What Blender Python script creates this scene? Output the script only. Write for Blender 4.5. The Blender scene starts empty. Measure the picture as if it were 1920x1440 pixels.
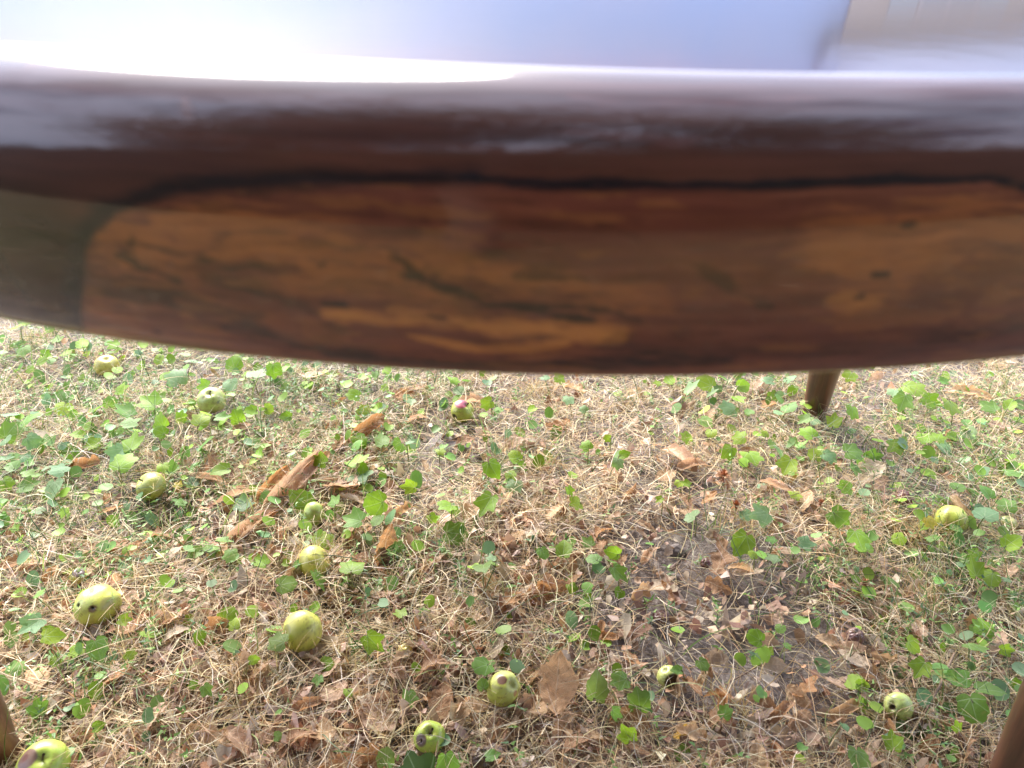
import bpy, math, random
import numpy as np
from mathutils import Vector, Matrix
R = math.radians
rng = np.random.default_rng(7)
random.seed(7)

# ------------------------------------------------------------------ camera, sky, sun, exposure
sc = bpy.context.scene
CAMH = 0.78; PITCH = R(31); FPX = 1423.0
cam = bpy.data.cameras.new('camera'); camo = bpy.data.objects.new('camera', cam)
sc.collection.objects.link(camo); sc.camera = camo
camo.location = (0, 0, CAMH); camo.rotation_euler = (R(90) - PITCH, 0, 0)
cam.sensor_width = 36; cam.lens = FPX / 1920 * 36
cam.clip_start = 0.02; cam.clip_end = 3000
cam.dof.use_dof = True; cam.dof.focus_distance = 1.08; cam.dof.aperture_fstop = 9.5

SUN_EL, SUN_AZ = R(35), R(-22)          # azimuth from +Y, negative = left
world = bpy.data.worlds.new('World'); sc.world = world; world.use_nodes = True
wn = world.node_tree; wn.nodes.clear()
wo = wn.nodes.new('ShaderNodeOutputWorld'); wb = wn.nodes.new('ShaderNodeBackground')
sky = wn.nodes.new('ShaderNodeTexSky'); sky.sky_type = 'NISHITA'; sky.sun_disc = False
sky.sun_elevation = SUN_EL; sky.sun_rotation = SUN_AZ
sky.air_density = 1.0; sky.dust_density = 1.5
tc = wn.nodes.new('ShaderNodeTexCoord')
mp = wn.nodes.new('ShaderNodeMapping'); mp.inputs['Scale'].default_value = (1, 1, 2.2)
cn = wn.nodes.new('ShaderNodeTexNoise'); cn.inputs['Scale'].default_value = 2.6
cn.inputs['Detail'].default_value = 6; cn.inputs['Roughness'].default_value = .55
cr = wn.nodes.new('ShaderNodeValToRGB')
cr.color_ramp.elements[0].position = .32; cr.color_ramp.elements[1].position = .56
cmix = wn.nodes.new('ShaderNodeMix'); cmix.data_type = 'RGBA'
cmix.inputs['B'].default_value = (7.2, 8.0, 10.8, 1)
L = wn.links.new
L(tc.outputs['Generated'], mp.inputs['Vector']); L(mp.outputs[0], cn.inputs['Vector'])
L(cn.outputs['Fac'], cr.inputs['Fac']); L(cr.outputs['Color'], cmix.inputs['Factor'])
L(sky.outputs[0], cmix.inputs['A']); L(cmix.outputs['Result'], wb.inputs['Color'])
wb.inputs['Strength'].default_value = 0.095; L(wb.outputs[0], wo.inputs[0])
sl = bpy.data.lights.new('sun', 'SUN'); slo = bpy.data.objects.new('sun', sl); sc.collection.objects.link(slo)
sl.energy = 3.3; sl.angle = R(34); sl.color = (1.0, .95, .87)
sd = Vector((math.sin(SUN_AZ) * math.cos(SUN_EL), math.cos(SUN_AZ) * math.cos(SUN_EL), math.sin(SUN_EL)))
slo.rotation_euler = sd.to_track_quat('Z', 'Y').to_euler()
sc.view_settings.view_transform = 'Standard'; sc.view_settings.look = 'None'
sc.view_settings.exposure = 2.06; sc.view_settings.gamma = 1

# ------------------------------------------------------------------ helpers
def ground_xy(px, py, z=0.0):
    """where the photograph's sight line through (px, py) meets the ground"""
    a = (px - 960) / FPX; b = (720 - py) / FPX
    fw = math.cos(PITCH) + math.sin(PITCH) * b; dn = math.sin(PITCH) - math.cos(PITCH) * b
    k = (CAMH - z) / dn
    return a * k, fw * k
def px_size(px, py, w):
    x, y = ground_xy(px, py); return w * (y * math.cos(PITCH) + CAMH * math.sin(PITCH)) / FPX
def to_px(x, y, z=0.0):
    zc = y * math.cos(PITCH) + (CAMH - z) * math.sin(PITCH)
    up = y * math.sin(PITCH) - (CAMH - z) * math.cos(PITCH)
    return 960 + FPX * x / zc, 720 - FPX * up / zc

def _hash(ix, iy, s):
    n = (ix.astype(np.int64) * 374761393 + iy.astype(np.int64) * 668265263 + s * 1442695041) & 0xffffffff
    n = ((n ^ (n >> 13)) * 1274126177) & 0xffffffff
    return ((n ^ (n >> 16)) & 0xffff) / 65535.0
def vnoise(x, y, s=0):
    x = np.asarray(x, float); y = np.asarray(y, float)
    ix = np.floor(x); iy = np.floor(y); fx = x - ix; fy = y - iy
    fx = fx * fx * (3 - 2 * fx); fy = fy * fy * (3 - 2 * fy)
    a = _hash(ix, iy, s); b = _hash(ix + 1, iy, s); c = _hash(ix, iy + 1, s); d = _hash(ix + 1, iy + 1, s)
    return (a * (1 - fx) + b * fx) * (1 - fy) + (c * (1 - fx) + d * fx) * fy
def fbm(x, y, s=0, o=4):
    t = 0; a = .5; f = 1
    for k in range(o): t = t + a * vnoise(np.asarray(x) * f, np.asarray(y) * f, s + k * 17); a *= .5; f *= 2.03
    return t / (1 - .5 ** o)
def sstep(a, b, x):
    t = np.clip((x - a) / (b - a), 0, 1); return t * t * (3 - 2 * t)

def tag(o, label=None, cat=None, group=None, kind=None):
    if label: o['label'] = label
    if cat: o['category'] = cat
    if group: o['group'] = group
    if kind: o['kind'] = kind
    return o
def link(name, data, parent=None):
    o = bpy.data.objects.new(name, data); sc.collection.objects.link(o)
    if parent is not None: o.parent = parent
    return o
def mesh_np(name, V, F, mat, col=None, uv=None, smooth=True, nv=4):
    """V (n,3), F (m,nv) -> mesh; col (n,3) per-vertex colour attribute 'Col', uv (n,2)"""
    V = np.asarray(V, np.float32); F = np.asarray(F, np.int32)
    me = bpy.data.meshes.new(name)
    me.vertices.add(len(V)); me.vertices.foreach_set('co', V.ravel())
    me.loops.add(F.size); me.loops.foreach_set('vertex_index', F.ravel())
    me.polygons.add(len(F)); me.polygons.foreach_set('loop_start', np.arange(0, F.size, F.shape[1], dtype=np.int32))
    me.polygons.foreach_set('loop_total', np.full(len(F), F.shape[1], np.int32))
    me.update(calc_edges=True)
    me.polygons.foreach_set('use_smooth', np.full(len(F), smooth))
    if col is not None:
        a = me.color_attributes.new('Col', 'FLOAT_COLOR', 'POINT')
        c = np.ones((len(V), 4), np.float32); c[:, :3] = col; a.data.foreach_set('color', c.ravel())
    if uv is not None:
        u = me.uv_layers.new(name='UVMap'); u.data.foreach_set('uv', np.asarray(uv, np.float32)[F.ravel()].ravel())
    if mat: me.materials.append(mat)
    me.validate()
    return me

class NT:
    """tiny node-building helper"""
    def __init__(s, name):
        s.m = bpy.data.materials.new(name); s.m.use_nodes = True; s.t = s.m.node_tree; s.t.nodes.clear()
        s.out = s.t.nodes.new('ShaderNodeOutputMaterial')
    def n(s, typ, **kw):
        nd = s.t.nodes.new(typ)
        for k, v in kw.items(): setattr(nd, k, v)
        return nd
    def L(s, a, b): s.t.links.new(a, b)
    def val(s, v, sock):
        if hasattr(v, 'is_linked'): s.L(v, sock)
        else: sock.default_value = v
    def math(s, op, a, b=None, c=None):
        nd = s.n('ShaderNodeMath', operation=op); s.val(a, nd.inputs[0])
        if b is not None: s.val(b, nd.inputs[1])
        if c is not None: s.val(c, nd.inputs[2])
        return nd.outputs[0]
    def mix(s, f, a, b, bt='MIX'):
        nd = s.n('ShaderNodeMix', data_type='RGBA', blend_type=bt); s.val(f, nd.inputs['Factor'])
        for v, k in ((a, 'A'), (b, 'B')):
            if isinstance(v, tuple) and len(v) == 3: v = v + (1,)
            s.val(v, nd.inputs[k])
        return nd.outputs['Result']
    def noise(s, scale, detail=4, rough=.5, vec=None):
        nd = s.n('ShaderNodeTexNoise'); nd.inputs['Scale'].default_value = scale
        nd.inputs['Detail'].default_value = detail; nd.inputs['Roughness'].default_value = rough
        if vec is not None: s.L(vec, nd.inputs['Vector'])
        return nd.outputs['Fac']
    def ramp(s, f, stops):
        nd = s.n('ShaderNodeValToRGB'); s.val(f, nd.inputs['Fac']); e = nd.color_ramp.elements
        while len(e) < len(stops): e.new(.5)
        for q, (p, c) in zip(e, stops): q.position = p; q.color = tuple(c) + (1,) if len(c) == 3 else c
        return nd.outputs['Color']
    def bsdf(s, **kw):
        b = s.n('ShaderNodeBsdfPrincipled')
        for k, v in kw.items():
            k = k.replace('_', ' ')
            if isinstance(v, tuple) and len(v) == 3: v = v + (1,)
            s.val(v, b.inputs[k])
        return b
    def bump(s, h, strength, dist):
        b = s.n('ShaderNodeBump'); b.inputs['Strength'].default_value = strength; b.inputs['Distance'].default_value = dist
        s.L(h, b.inputs['Height']); return b.outputs['Normal']
    def surf(s, sh): s.L(sh, s.out.inputs['Surface']); return s.m
    def leafy(s, base, trans, fac, rough=.5, normal=None, coat=0.0):
        """a thin two-sided sheet that passes part of the light"""
        b = s.bsdf(Base_Color=base, Roughness=rough)
        b.inputs['Coat Weight'].default_value = coat; b.inputs['Coat Roughness'].default_value = .3
        t = s.n('ShaderNodeBsdfTranslucent'); s.val(trans, t.inputs['Color'])
        if normal is not None: s.L(normal, b.inputs['Normal']); s.L(normal, t.inputs['Normal'])
        m = s.n('ShaderNodeMixShader'); m.inputs[0].default_value = fac
        s.L(b.outputs[0], m.inputs[1]); s.L(t.outputs[0], m.inputs[2])
        return s.surf(m.outputs[0])
    def col(s, name='Col'): return s.n('ShaderNodeAttribute', attribute_name=name).outputs['Color']
    def uv(s): return s.n('ShaderNodeUVMap').outputs[0]

# ------------------------------------------------------------------ ground relief and ground-cover zones
def field(pts, x, y):
    """soft blobs given as (photo x, photo y, radius m, strength)"""
    t = np.zeros_like(np.asarray(x, float))
    for px, py, r, w in pts:
        gx, gy = ground_xy(px, py); t = t + w * np.exp(-((x - gx) ** 2 + (y - gy) ** 2) / (r * r))
    return t
BARE = [(1340, 1130, .13, 1.0), (1420, 1270, .10, .9), (1250, 905, .06, .8), (1290, 1210, .10, .9), (1160, 1030, .10, .4),
        (1500, 1180, .10, .5), (850, 840, .10, .8), (660, 1160, .05, .5), (300, 990, .07, .5), (1340, 1050, .08, .6),
        (1150, 1130, .08, .5), (1730, 800, .10, .4)]
GREEN = [(100, 760, .40, 1.0), (330, 800, .35, 1.0), (520, 740, .30, .9), (60, 900, .25, .8), (700, 740, .22, .4),
         (1850, 1050, .20, .8), (1880, 870, .28, .7), (1350, 720, .25, .5), (150, 1380, .12, .4), (240, 1250, .08, .2),
         (760, 1080, .10, .5), (950, 870, .10, .4), (1750, 1290, .18, .3), (1000, 1140, .12, .25), (1650, 740, .2, .3)]
CRUMB = [(300, 1200, .3, .6), (600, 1320, .3, 1.0), (1000, 1300, .22, 1.0), (1350, 1300, .2, .5), (700, 1000, .2, .6),
         (1150, 1100, .12, .6), (1560, 1190, .10, 1.0), (1300, 900, .3, .3), (520, 900, .15, .8), (1080, 1030, .1, .6)]
PITS = [(300, 985, .055, .016), (1250, 905, .05, .014), (330, 960, .05, .01), (650, 1150, .05, .012), (1340, 1150, .1, .008)]
def height(x, y):
    x = np.asarray(x, float); y = np.asarray(y, float)
    h = .016 * (fbm(x * 7 + 3, y * 7, 3, 3) - .5) + .007 * (fbm(x * 38, y * 38, 9, 3) - .5)
    fade = np.exp(-((x / 4) ** 2 + ((y - 1.2) / 4) ** 2))
    h = h * fade
    for px, py, r, d in PITS:
        gx, gy = ground_xy(px, py); h = h - d * np.exp(-((x - gx) ** 2 + (y - gy) ** 2) / (r * r))
    return h
def hz(x, y): return float(height(np.array([x]), np.array([y]))[0])

# ------------------------------------------------------------------ materials
def m_soil():
    s = NT('soil'); tcn = s.n('ShaderNodeTexCoord').outputs['Object']
    n1 = s.noise(9, 8, .65, tcn); n2 = s.noise(160, 6, .7, tcn); n3 = s.noise(.9, 5, .6, tcn)
    c = s.ramp(n1, [(.3, (.075, .055, .048)), (.55, (.16, .125, .108)), (.75, (.27, .225, .20))])
    c = s.mix(s.ramp(n2, [(.45, (0, 0, 0)), (.65, (1, 1, 1))]), c, (.34, .29, .26))
    # far lawn: dry grass tones with green
    far = s.ramp(s.noise(1.3, 7, .7, tcn), [(.35, (.11, .12, .04)), (.6, (.24, .185, .10))])
    sep = s.n('ShaderNodeSeparateXYZ'); s.L(tcn, sep.inputs[0])
    d = s.math('SQRT', s.math('ADD', s.math('POWER', sep.outputs[0], 2.0), s.math('POWER', s.math('SUBTRACT', sep.outputs[1], 1.2), 2.0)))
    f = s.n('ShaderNodeMapRange'); s.L(d, f.inputs[0]); f.inputs[1].default_value = 1.4; f.inputs[2].default_value = 2.4
    c = s.mix(f.outputs[0], c, far)
    b = s.bsdf(Base_Color=c, Roughness=.95, Normal=s.bump(s.math('ADD', n2, n1), .9, .006))
    return s.surf(b.outputs[0])
def m_straw():
    s = NT('dry_grass'); return s.leafy(s.col(), s.col(), .33, .55)
def m_crumb():
    s = NT('leaf_crumbs'); n = s.noise(120, 4, .6, s.n('ShaderNodeTexCoord').outputs['Object'])
    c = s.mix(s.math('MULTIPLY', n, .5), s.col(), (.10, .055, .035))
    return s.leafy(c, s.col(), .18, .6, s.bump(n, .6, .002))
def m_ivy():
    s = NT('ivy_leaf'); uv = s.uv(); sep = s.n('ShaderNodeSeparateXYZ'); s.L(uv, sep.inputs[0])
    u, v = sep.outputs[0], sep.outputs[1]; m = None
    for ang, ln in ((90, .98), (48, .75), (132, .75), (8, .55), (172, .55)):
        ca, sa = math.cos(R(ang)), math.sin(R(ang))
        al = s.math('ADD', s.math('MULTIPLY', u, ca), s.math('MULTIPLY', v, sa))
        pe = s.math('ABSOLUTE', s.math('SUBTRACT', s.math('MULTIPLY', u, sa), s.math('MULTIPLY', v, ca)))
        pe = s.math('ADD', pe, s.math('MULTIPLY', s.math('LESS_THAN', al, 0.0), 1.0))
        w = s.math('SUBTRACT', .016, s.math('MULTIPLY', al, .008))
        q = s.n('ShaderNodeMapRange'); s.L(s.math('SUBTRACT', pe, w), q.inputs[0])
        q.inputs[1].default_value = .016; q.inputs[2].default_value = 0.0
        m = q.outputs[0] if m is None else s.math('MAXIMUM', m, q.outputs[0])
    oi = s.n('ShaderNodeObjectInfo'); base = oi.outputs['Color']
    n = s.noise(3.2, 5, .6, uv)
    addv = s.n('ShaderNodeVectorMath', operation='ADD'); s.L(uv, addv.inputs[0])
    cmb = s.n('ShaderNodeCombineXYZ'); s.L(s.math('MULTIPLY', oi.outputs['Random'], 37.0), cmb.inputs[0]); s.L(cmb.outputs[0], addv.inputs[1])
    n2 = s.noise(2.2, 3, .5, addv.outputs[0])
    c = s.mix(s.ramp(n, [(.35, (0, 0, 0)), (.7, (1, 1, 1))]), base, s.mix(.35, base, (.05, .11, .03)))
    spot = s.ramp(n2, [(.68, (0, 0, 0)), (.74, (1, 1, 1))])
    c = s.mix(s.math('MULTIPLY', spot, .6), c, (.30, .24, .08))
    c = s.mix(s.math('MULTIPLY', m, .42), c, (.42, .52, .30))
    tr = s.mix(.5, c, (.36, .62, .04))
    return s.leafy(c, tr, .48, .58, s.bump(s.math('ADD', s.math('MULTIPLY', m, -1.0), n), .25, .003), 0)
def m_stem():
    s = NT('ivy_stem'); return s.surf(s.bsdf(Base_Color=(.22, .24, .10), Roughness=.6).outputs[0])
def m_dry():
    s = NT('dry_leaf'); uv = s.uv(); sep = s.n('ShaderNodeSeparateXYZ'); s.L(uv, sep.inputs[0])
    u, v = sep.outputs[0], sep.outputs[1]                      # u -1..1 across, v 0..1 along
    au = s.math('ABSOLUTE', u)
    mid = s.n('ShaderNodeMapRange'); s.L(au, mid.inputs[0]); mid.inputs[1].default_value = .06; mid.inputs[2].default_value = .015
    ph = s.math('FRACT', s.math('SUBTRACT', s.math('MULTIPLY', v, 9.0), s.math('MULTIPLY', au, 1.6)))
    sv = s.n('ShaderNodeMapRange'); s.L(s.math('ABSOLUTE', s.math('SUBTRACT', ph, .5)), sv.inputs[0])
    sv.inputs[1].default_value = .09; sv.inputs[2].default_value = .02
    vein = s.math('MAXIMUM', mid.outputs[0], s.math('MULTIPLY', sv.outputs[0], .6))
    oi = s.n('ShaderNodeObjectInfo'); base = oi.outputs['Color']
    obc = s.n('ShaderNodeTexCoord').outputs['Object']
    n = s.noise(70, 5, .65, obc); n1 = s.noise(25, 3, .6, obc)
    c = s.mix(s.ramp(n, [(.4, (0, 0, 0)), (.7, (1, 1, 1))]), base, s.mix(.35, base, (.20, .10, .05)))
    c = s.mix(s.math('MULTIPLY', vein, .85), c, s.mix(.6, base, (.85, .70, .48)))
    geo = s.n('ShaderNodeNewGeometry')
    dark = s.mix(.12, c, (.50, .20, .06))                     # the upper face of a dead leaf is redder than its underside
    c2 = s.mix(geo.outputs['Backfacing'], dark, c)
    c2 = s.mix(s.ramp(n1, [(.62, (0, 0, 0)), (.72, (.5, .5, .5))]), c2, (.10, .05, .03))
    h = s.math('ADD', s.math('MULTIPLY', vein, .8), n)
    return s.leafy(c2, s.mix(.3, c2, (.6, .28, .08)), .34, .6, s.bump(h, .5, .0025))
def m_apple():
    s = NT('apple_skin'); oc = s.n('ShaderNodeTexCoord').outputs['Object']
    n = s.noise(55, 4, .6, oc)
    vo = s.n('ShaderNodeTexVoronoi'); vo.inputs['Scale'].default_value = 260; s.L(oc, vo.inputs['Vector'])
    sp = s.ramp(vo.outputs['Distance'], [(.10, (1, 1, 1)), (.2, (0, 0, 0))])
    c = s.mix(s.math('MULTIPLY', n, .35), s.col(), s.mix(.5, s.col(), (.22, .24, .03)))
    c = s.mix(s.math('MULTIPLY', sp, .35), c, (.30, .28, .12))
    b = s.bsdf(Base_Color=c, Roughness=.42, Normal=s.bump(s.noise(140, 3, .6, oc), .12, .002))
    b.inputs['Coat Weight'].default_value = .15; b.inputs['Coat Roughness'].default_value = .25
    b.inputs['Subsurface Weight'].default_value = .08; b.inputs['Subsurface Radius'].default_value = (.006, .005, .002)
    b.inputs['Subsurface Scale'].default_value = 1.0
    return s.surf(b.outputs[0])
def m_slab():
    s = NT('varnished_wood'); c = s.col()
    tcn = s.n('ShaderNodeTexCoord').outputs['Object']
    n = s.noise(900, 3, .6, tcn)
    c = s.mix(s.math('MULTIPLY', n, .3), c, s.mix(.5, c, (.03, .012, .006)))
    b = s.bsdf(Base_Color=c, Roughness=.5); b.inputs['Specular IOR Level'].default_value = .05
    b.inputs['Coat Weight'].default_value = 1.0; b.inputs['Coat Roughness'].default_value = .075; b.inputs['Coat IOR'].default_value = 1.5
    nm = s.bump(s.noise(60, 3, .5, tcn), .05, .0012)
    s.L(nm, b.inputs['Coat Normal'])
    return s.surf(b.outputs[0])
def m_leg():
    s = NT('leg_wood'); oc = s.n('ShaderNodeTexCoord').outputs['Object']
    m = s.n('ShaderNodeMapping'); m.inputs['Scale'].default_value = (60, 60, 4); s.L(oc, m.inputs['Vector'])
    n = s.noise(1.0, 6, .6, m.outputs[0]); n2 = s.noise(6, 2, .5, oc)
    c = s.ramp(n, [(.3, (.045, .022, .014)), (.55, (.15, .060, .032)), (.75, (.26, .11, .055))])
    c = s.mix(s.ramp(n2, [(.4, (0, 0, 0)), (.7, (.7, .7, .7))]), c, (.11, .05, .026))
    b = s.bsdf(Base_Color=c, Roughness=.4, Normal=s.bump(n, .3, .002)); b.inputs['Coat Weight'].default_value = .3
    return s.surf(b.outputs[0])
def m_plain(name, c, rough=.7, nscale=90, amt=.4, dark=(.03, .02, .015)):
    s = NT(name); n = s.noise(nscale, 5, .65, s.n('ShaderNodeTexCoord').outputs['Object'])
    return s.surf(s.bsdf(Base_Color=s.mix(s.math('MULTIPLY', n, amt), c, dark), Roughness=rough, Normal=s.bump(n, .6, .002)).outputs[0])
M_SOIL, M_STRAW, M_CRUMB, M_IVY, M_STEM = m_soil(), m_straw(), m_crumb(), m_ivy(), m_stem()
M_DRY, M_APPLE, M_SLAB, M_LEG = m_dry(), m_apple(), m_slab(), m_leg()
M_TWIG = m_plain('twig_bark', (.26, .17, .11)); M_BARK = m_plain('tree_bark', (.16, .12, .09), .9, 12)
M_STALK = m_plain('fruit_stalk', (.12, .08, .04)); M_STONE = m_plain('stone', (.24, .20, .185), .9, 60, .6, (.08, .065, .06))

# ------------------------------------------------------------------ the ground
def axis(lo, hi, step, far):
    a = list(np.arange(lo, hi + 1e-6, step)); d = step
    l, h = lo, hi; L_, H_ = [], []
    while h < far: d *= 1.22; h += d; l -= d; H_.append(h); L_.append(l)
    return np.array(L_[::-1] + a + H_)
gx = axis(-1.9, 1.9, .011, 900); gy = axis(.25, 2.9, .011, 900)
X, Y = np.meshgrid(gx, gy); Z = height(X, Y) - .004 + .006 * (fbm(X * 90, Y * 90, 5, 2) - .5) * np.exp(-(X / 3) ** 2 - ((Y - 1.2) / 3) ** 2)
nx, ny = len(gx), len(gy); I = np.arange(nx * ny).reshape(ny, nx)
F = np.stack([I[:-1, :-1], I[:-1, 1:], I[1:, 1:], I[1:, :-1]], -1).reshape(-1, 4)
tag(link('ground', mesh_np('ground', np.stack([X, Y, Z], -1).reshape(-1, 3), F, M_SOIL)), kind='structure')

# ------------------------------------------------------------------ the table
TC = (.042, .858); TR = .66; ZT = .7475; ZB = .6565
def outline(phi):
    """phi measured from the near point, positive to the right"""
    a = np.abs(phi); k = sstep(.42, .95, a) * (1 - sstep(2.2, 2.7, a))
    return TR * (1 + .22 * k) + .006 * np.sin(3 * phi + 1) * sstep(.5, 1, a) + .004 * np.sin(7 * phi) * sstep(.5, 1, a)
def inset(phi): return .036 - .035 * np.clip(phi, -.3, .3) * np.exp(-(phi / 1.0) ** 2)
# rim profile: parameter q in 0..1 around the rounded edge, top to underside
def profile(q, ins):
    """(distance in from outline, height) ; q 0 = where the flat top ends, 1 = where the flat underside starts"""
    zc = .700
    d = np.empty_like(q); z = np.empty_like(q)
    a = np.clip(q / .62, 0, 1) * math.pi / 2
    d1 = ins * (1 - np.sin(a) ** .88); z1 = zc + (ZT - .700) * np.clip(np.cos(a), 0, 1) ** .86
    b = np.clip((q - .62) / .38, 0, 1)
    z2 = zc - (zc - ZB) * np.sin(b * math.pi / 2) ** 1.05; d2 = .016 * (1 - np.cos(b * math.pi / 2) ** .7)
    up = q <= .62
    return np.where(up, d1, d2), np.where(up, z1, z2)
#SLABCOLOUR
# figure of the wood along the rim: (millimetres along the rim, millimetres round the rounded edge)
PATCH = [(-209, 200), (-195, 168), (-182, 140), (-175, 124), (-169, 117), (-161, 110), (-152, 104), (-139, 99), (-128, 96), (-108, 92), (-81, 89), (-57, 87), (-45, 86), (-41, 89), (-22, 89), (7, 89), (36, 88), (65, 87), (89, 87), (96, 89), (101, 95)]
STROKES = [
 ([(-54, 84), (-43, 86), (-22, 86), (7, 86), (35, 85), (65, 84), (88, 84), (100, 89)],2.6,'ink',0.9,1),
 ([(-198, 169), (-185, 140), (-178, 123), (-170, 114), (-163, 107), (-153, 101), (-139, 95), (-124, 92), (-96, 88), (-54, 84)],4.0,'ink',0.8,0),
 ([(-164, 117), (-148, 117), (-126, 113), (-110, 114)],8.4,'or',0.9,0),
 ([(-169, 129), (-167, 137), (-175, 155)],8.0,'or',0.35,0),
 ([(-135, 106), (-103, 107), (-81, 114)],4.8,'or',0.6,0),
 ([(-125, 116), (-94, 119), (-63, 120), (-39, 121), (-13, 127), (1, 131)],4.4,'or',0.85,0),
 ([(-105, 127), (-79, 127), (-57, 129), (-36, 131), (-16, 137)],4.0,'or',0.6,0),
 ([(-160, 128), (-135, 138), (-116, 148), (-104, 159)],4.0,'or',0.5,0),
 ([(-1, 113), (24, 119)],4.0,'or',0.2,0),
 ([(47, 114), (68, 108), (88, 105), (103, 106)],9.6,'or',0.75,0),
 ([(54, 120), (65, 124), (70, 121)],9.0,'or',0.6,0),
 ([(52, 131), (59, 134), (66, 133)],2.8,'br',0.7,0),
 ([(-90, 97), (-51, 94), (-7, 94), (36, 95)],4.0,'red',0.6,0),
 ([(-81, 108), (-36, 108), (7, 107), (30, 114)],6.8,'red',0.8,0),
 ([(-14, 119), (9, 127), (34, 137), (52, 144)],6.0,'red',0.5,0),
 ([(-97, 141), (-84, 140), (-60, 141), (-39, 142), (-20, 144), (-10, 145)],3.2,'br',1.0,1),
 ([(-75, 149), (-52, 151), (-34, 150), (-26, 147)],2.4,'br',0.9,1),
 ([(-80, 136), (-64, 136), (-51, 137)],1.6,'br',0.6,1),
 ([(-71, 142), (-58, 142)],1.2,'red',0.7,1),
 ([(-180, 140), (-147, 137), (-133, 145), (-110, 157), (-87, 161)],5.2,'dk',0.75,0),
 ([(-182, 163), (-163, 167), (-143, 168)],4.0,'tan',0.5,0),
 ([(-98, 166), (-53, 164), (-3, 159), (22, 158)],4.4,'dk',0.95,0),
 ([(-12, 150), (13, 151), (46, 153), (80, 153), (117, 146)],5.2,'dk',0.5,0),
 ([(-161, 118), (-161, 124), (-154, 128), (-143, 132)],1.4,'dk',0.8,1),
 ([(-135, 121), (-131, 123), (-122, 124), (-110, 125)],2.0,'dk',0.8,1),
 ([(-128, 131), (-117, 131)],1.4,'dk',0.8,1),
 ([(-133, 129), (-113, 132), (-101, 141)],2.8,'dk',0.5,1),
 ([(-72, 119), (-67, 125), (-57, 129), (-44, 133), (-33, 137), (-22, 139)],2.6,'dk',0.95,1),
 ([(-51, 129), (-36, 133), (-16, 135), (-5, 140)],1.2,'dk',0.8,1),
 ([(-89, 130), (-73, 129)],1.6,'dk',0.5,1),
 ([(-98, 121), (-97, 122)],1.0,'dk',0.6,1),
 ([(-42, 121), (-21, 121)],1.0,'dk',0.6,1),
 ([(-61, 112), (-42, 112)],1.0,'dk',0.4,1),
 ([(12, 120), (18, 123), (25, 127), (33, 132)],1.8,'dk',0.6,1),
 ([(-19, 105), (-7, 107)],1.4,'dk',0.4,1),
 ([(-98, 136), (-93, 136)],1.8,'ink',0.9,1),
 ([(-98, 145), (-95, 147)],2.2,'ink',0.8,1),
 ([(-161, 159), (-160, 159)],1.2,'ink',0.9,1),
 ([(66, 105), (68, 105)],1.4,'ink',0.8,1),
 ([(61, 123), (65, 123)],1.6,'ink',0.9,1),
 ([(58, 131), (60, 131)],0.8,'ink',0.8,1),
 ([(-65, 138), (-62, 138)],1.2,'dk',0.8,1),
 ([(-25, 39), (0, 39), (37, 36)],2.4,'red',0.5,0),
 ([(-201, 33), (-179, 31)],1.8,'or',0.25,0),
 ([(-138, 51), (-135, 62)],2.0,'or',0.25,0),
 ([(-28, 58), (3, 65)],2.4,'red',0.35,0),
 ([(-211, 129), (-209, 143), (-207, 163)],0.8,'ink',0.8,1),
]
WC = dict(ink=(.006, .007, .012), **{'or': (.37, .125, .044), 'br': (.54, .21, .062), 'red': (.15, .042, .029), 'dk': (.040, .020, .013), 'tan': (.20, .10, .045)})
def seg_dist(sx, tx, P):
    best = np.full(sx.shape, 1e9)
    for (x0, y0), (x1, y1) in zip(P[:-1], P[1:]):
        dx, dy = x1 - x0, y1 - y0; L2 = dx * dx + dy * dy + 1e-9
        k = np.clip(((sx - x0) * dx + (tx - y0) * dy) / L2, 0, 1)
        best = np.minimum(best, np.hypot(sx - x0 - k * dx, tx - y0 - k * dy))
    return best
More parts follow.
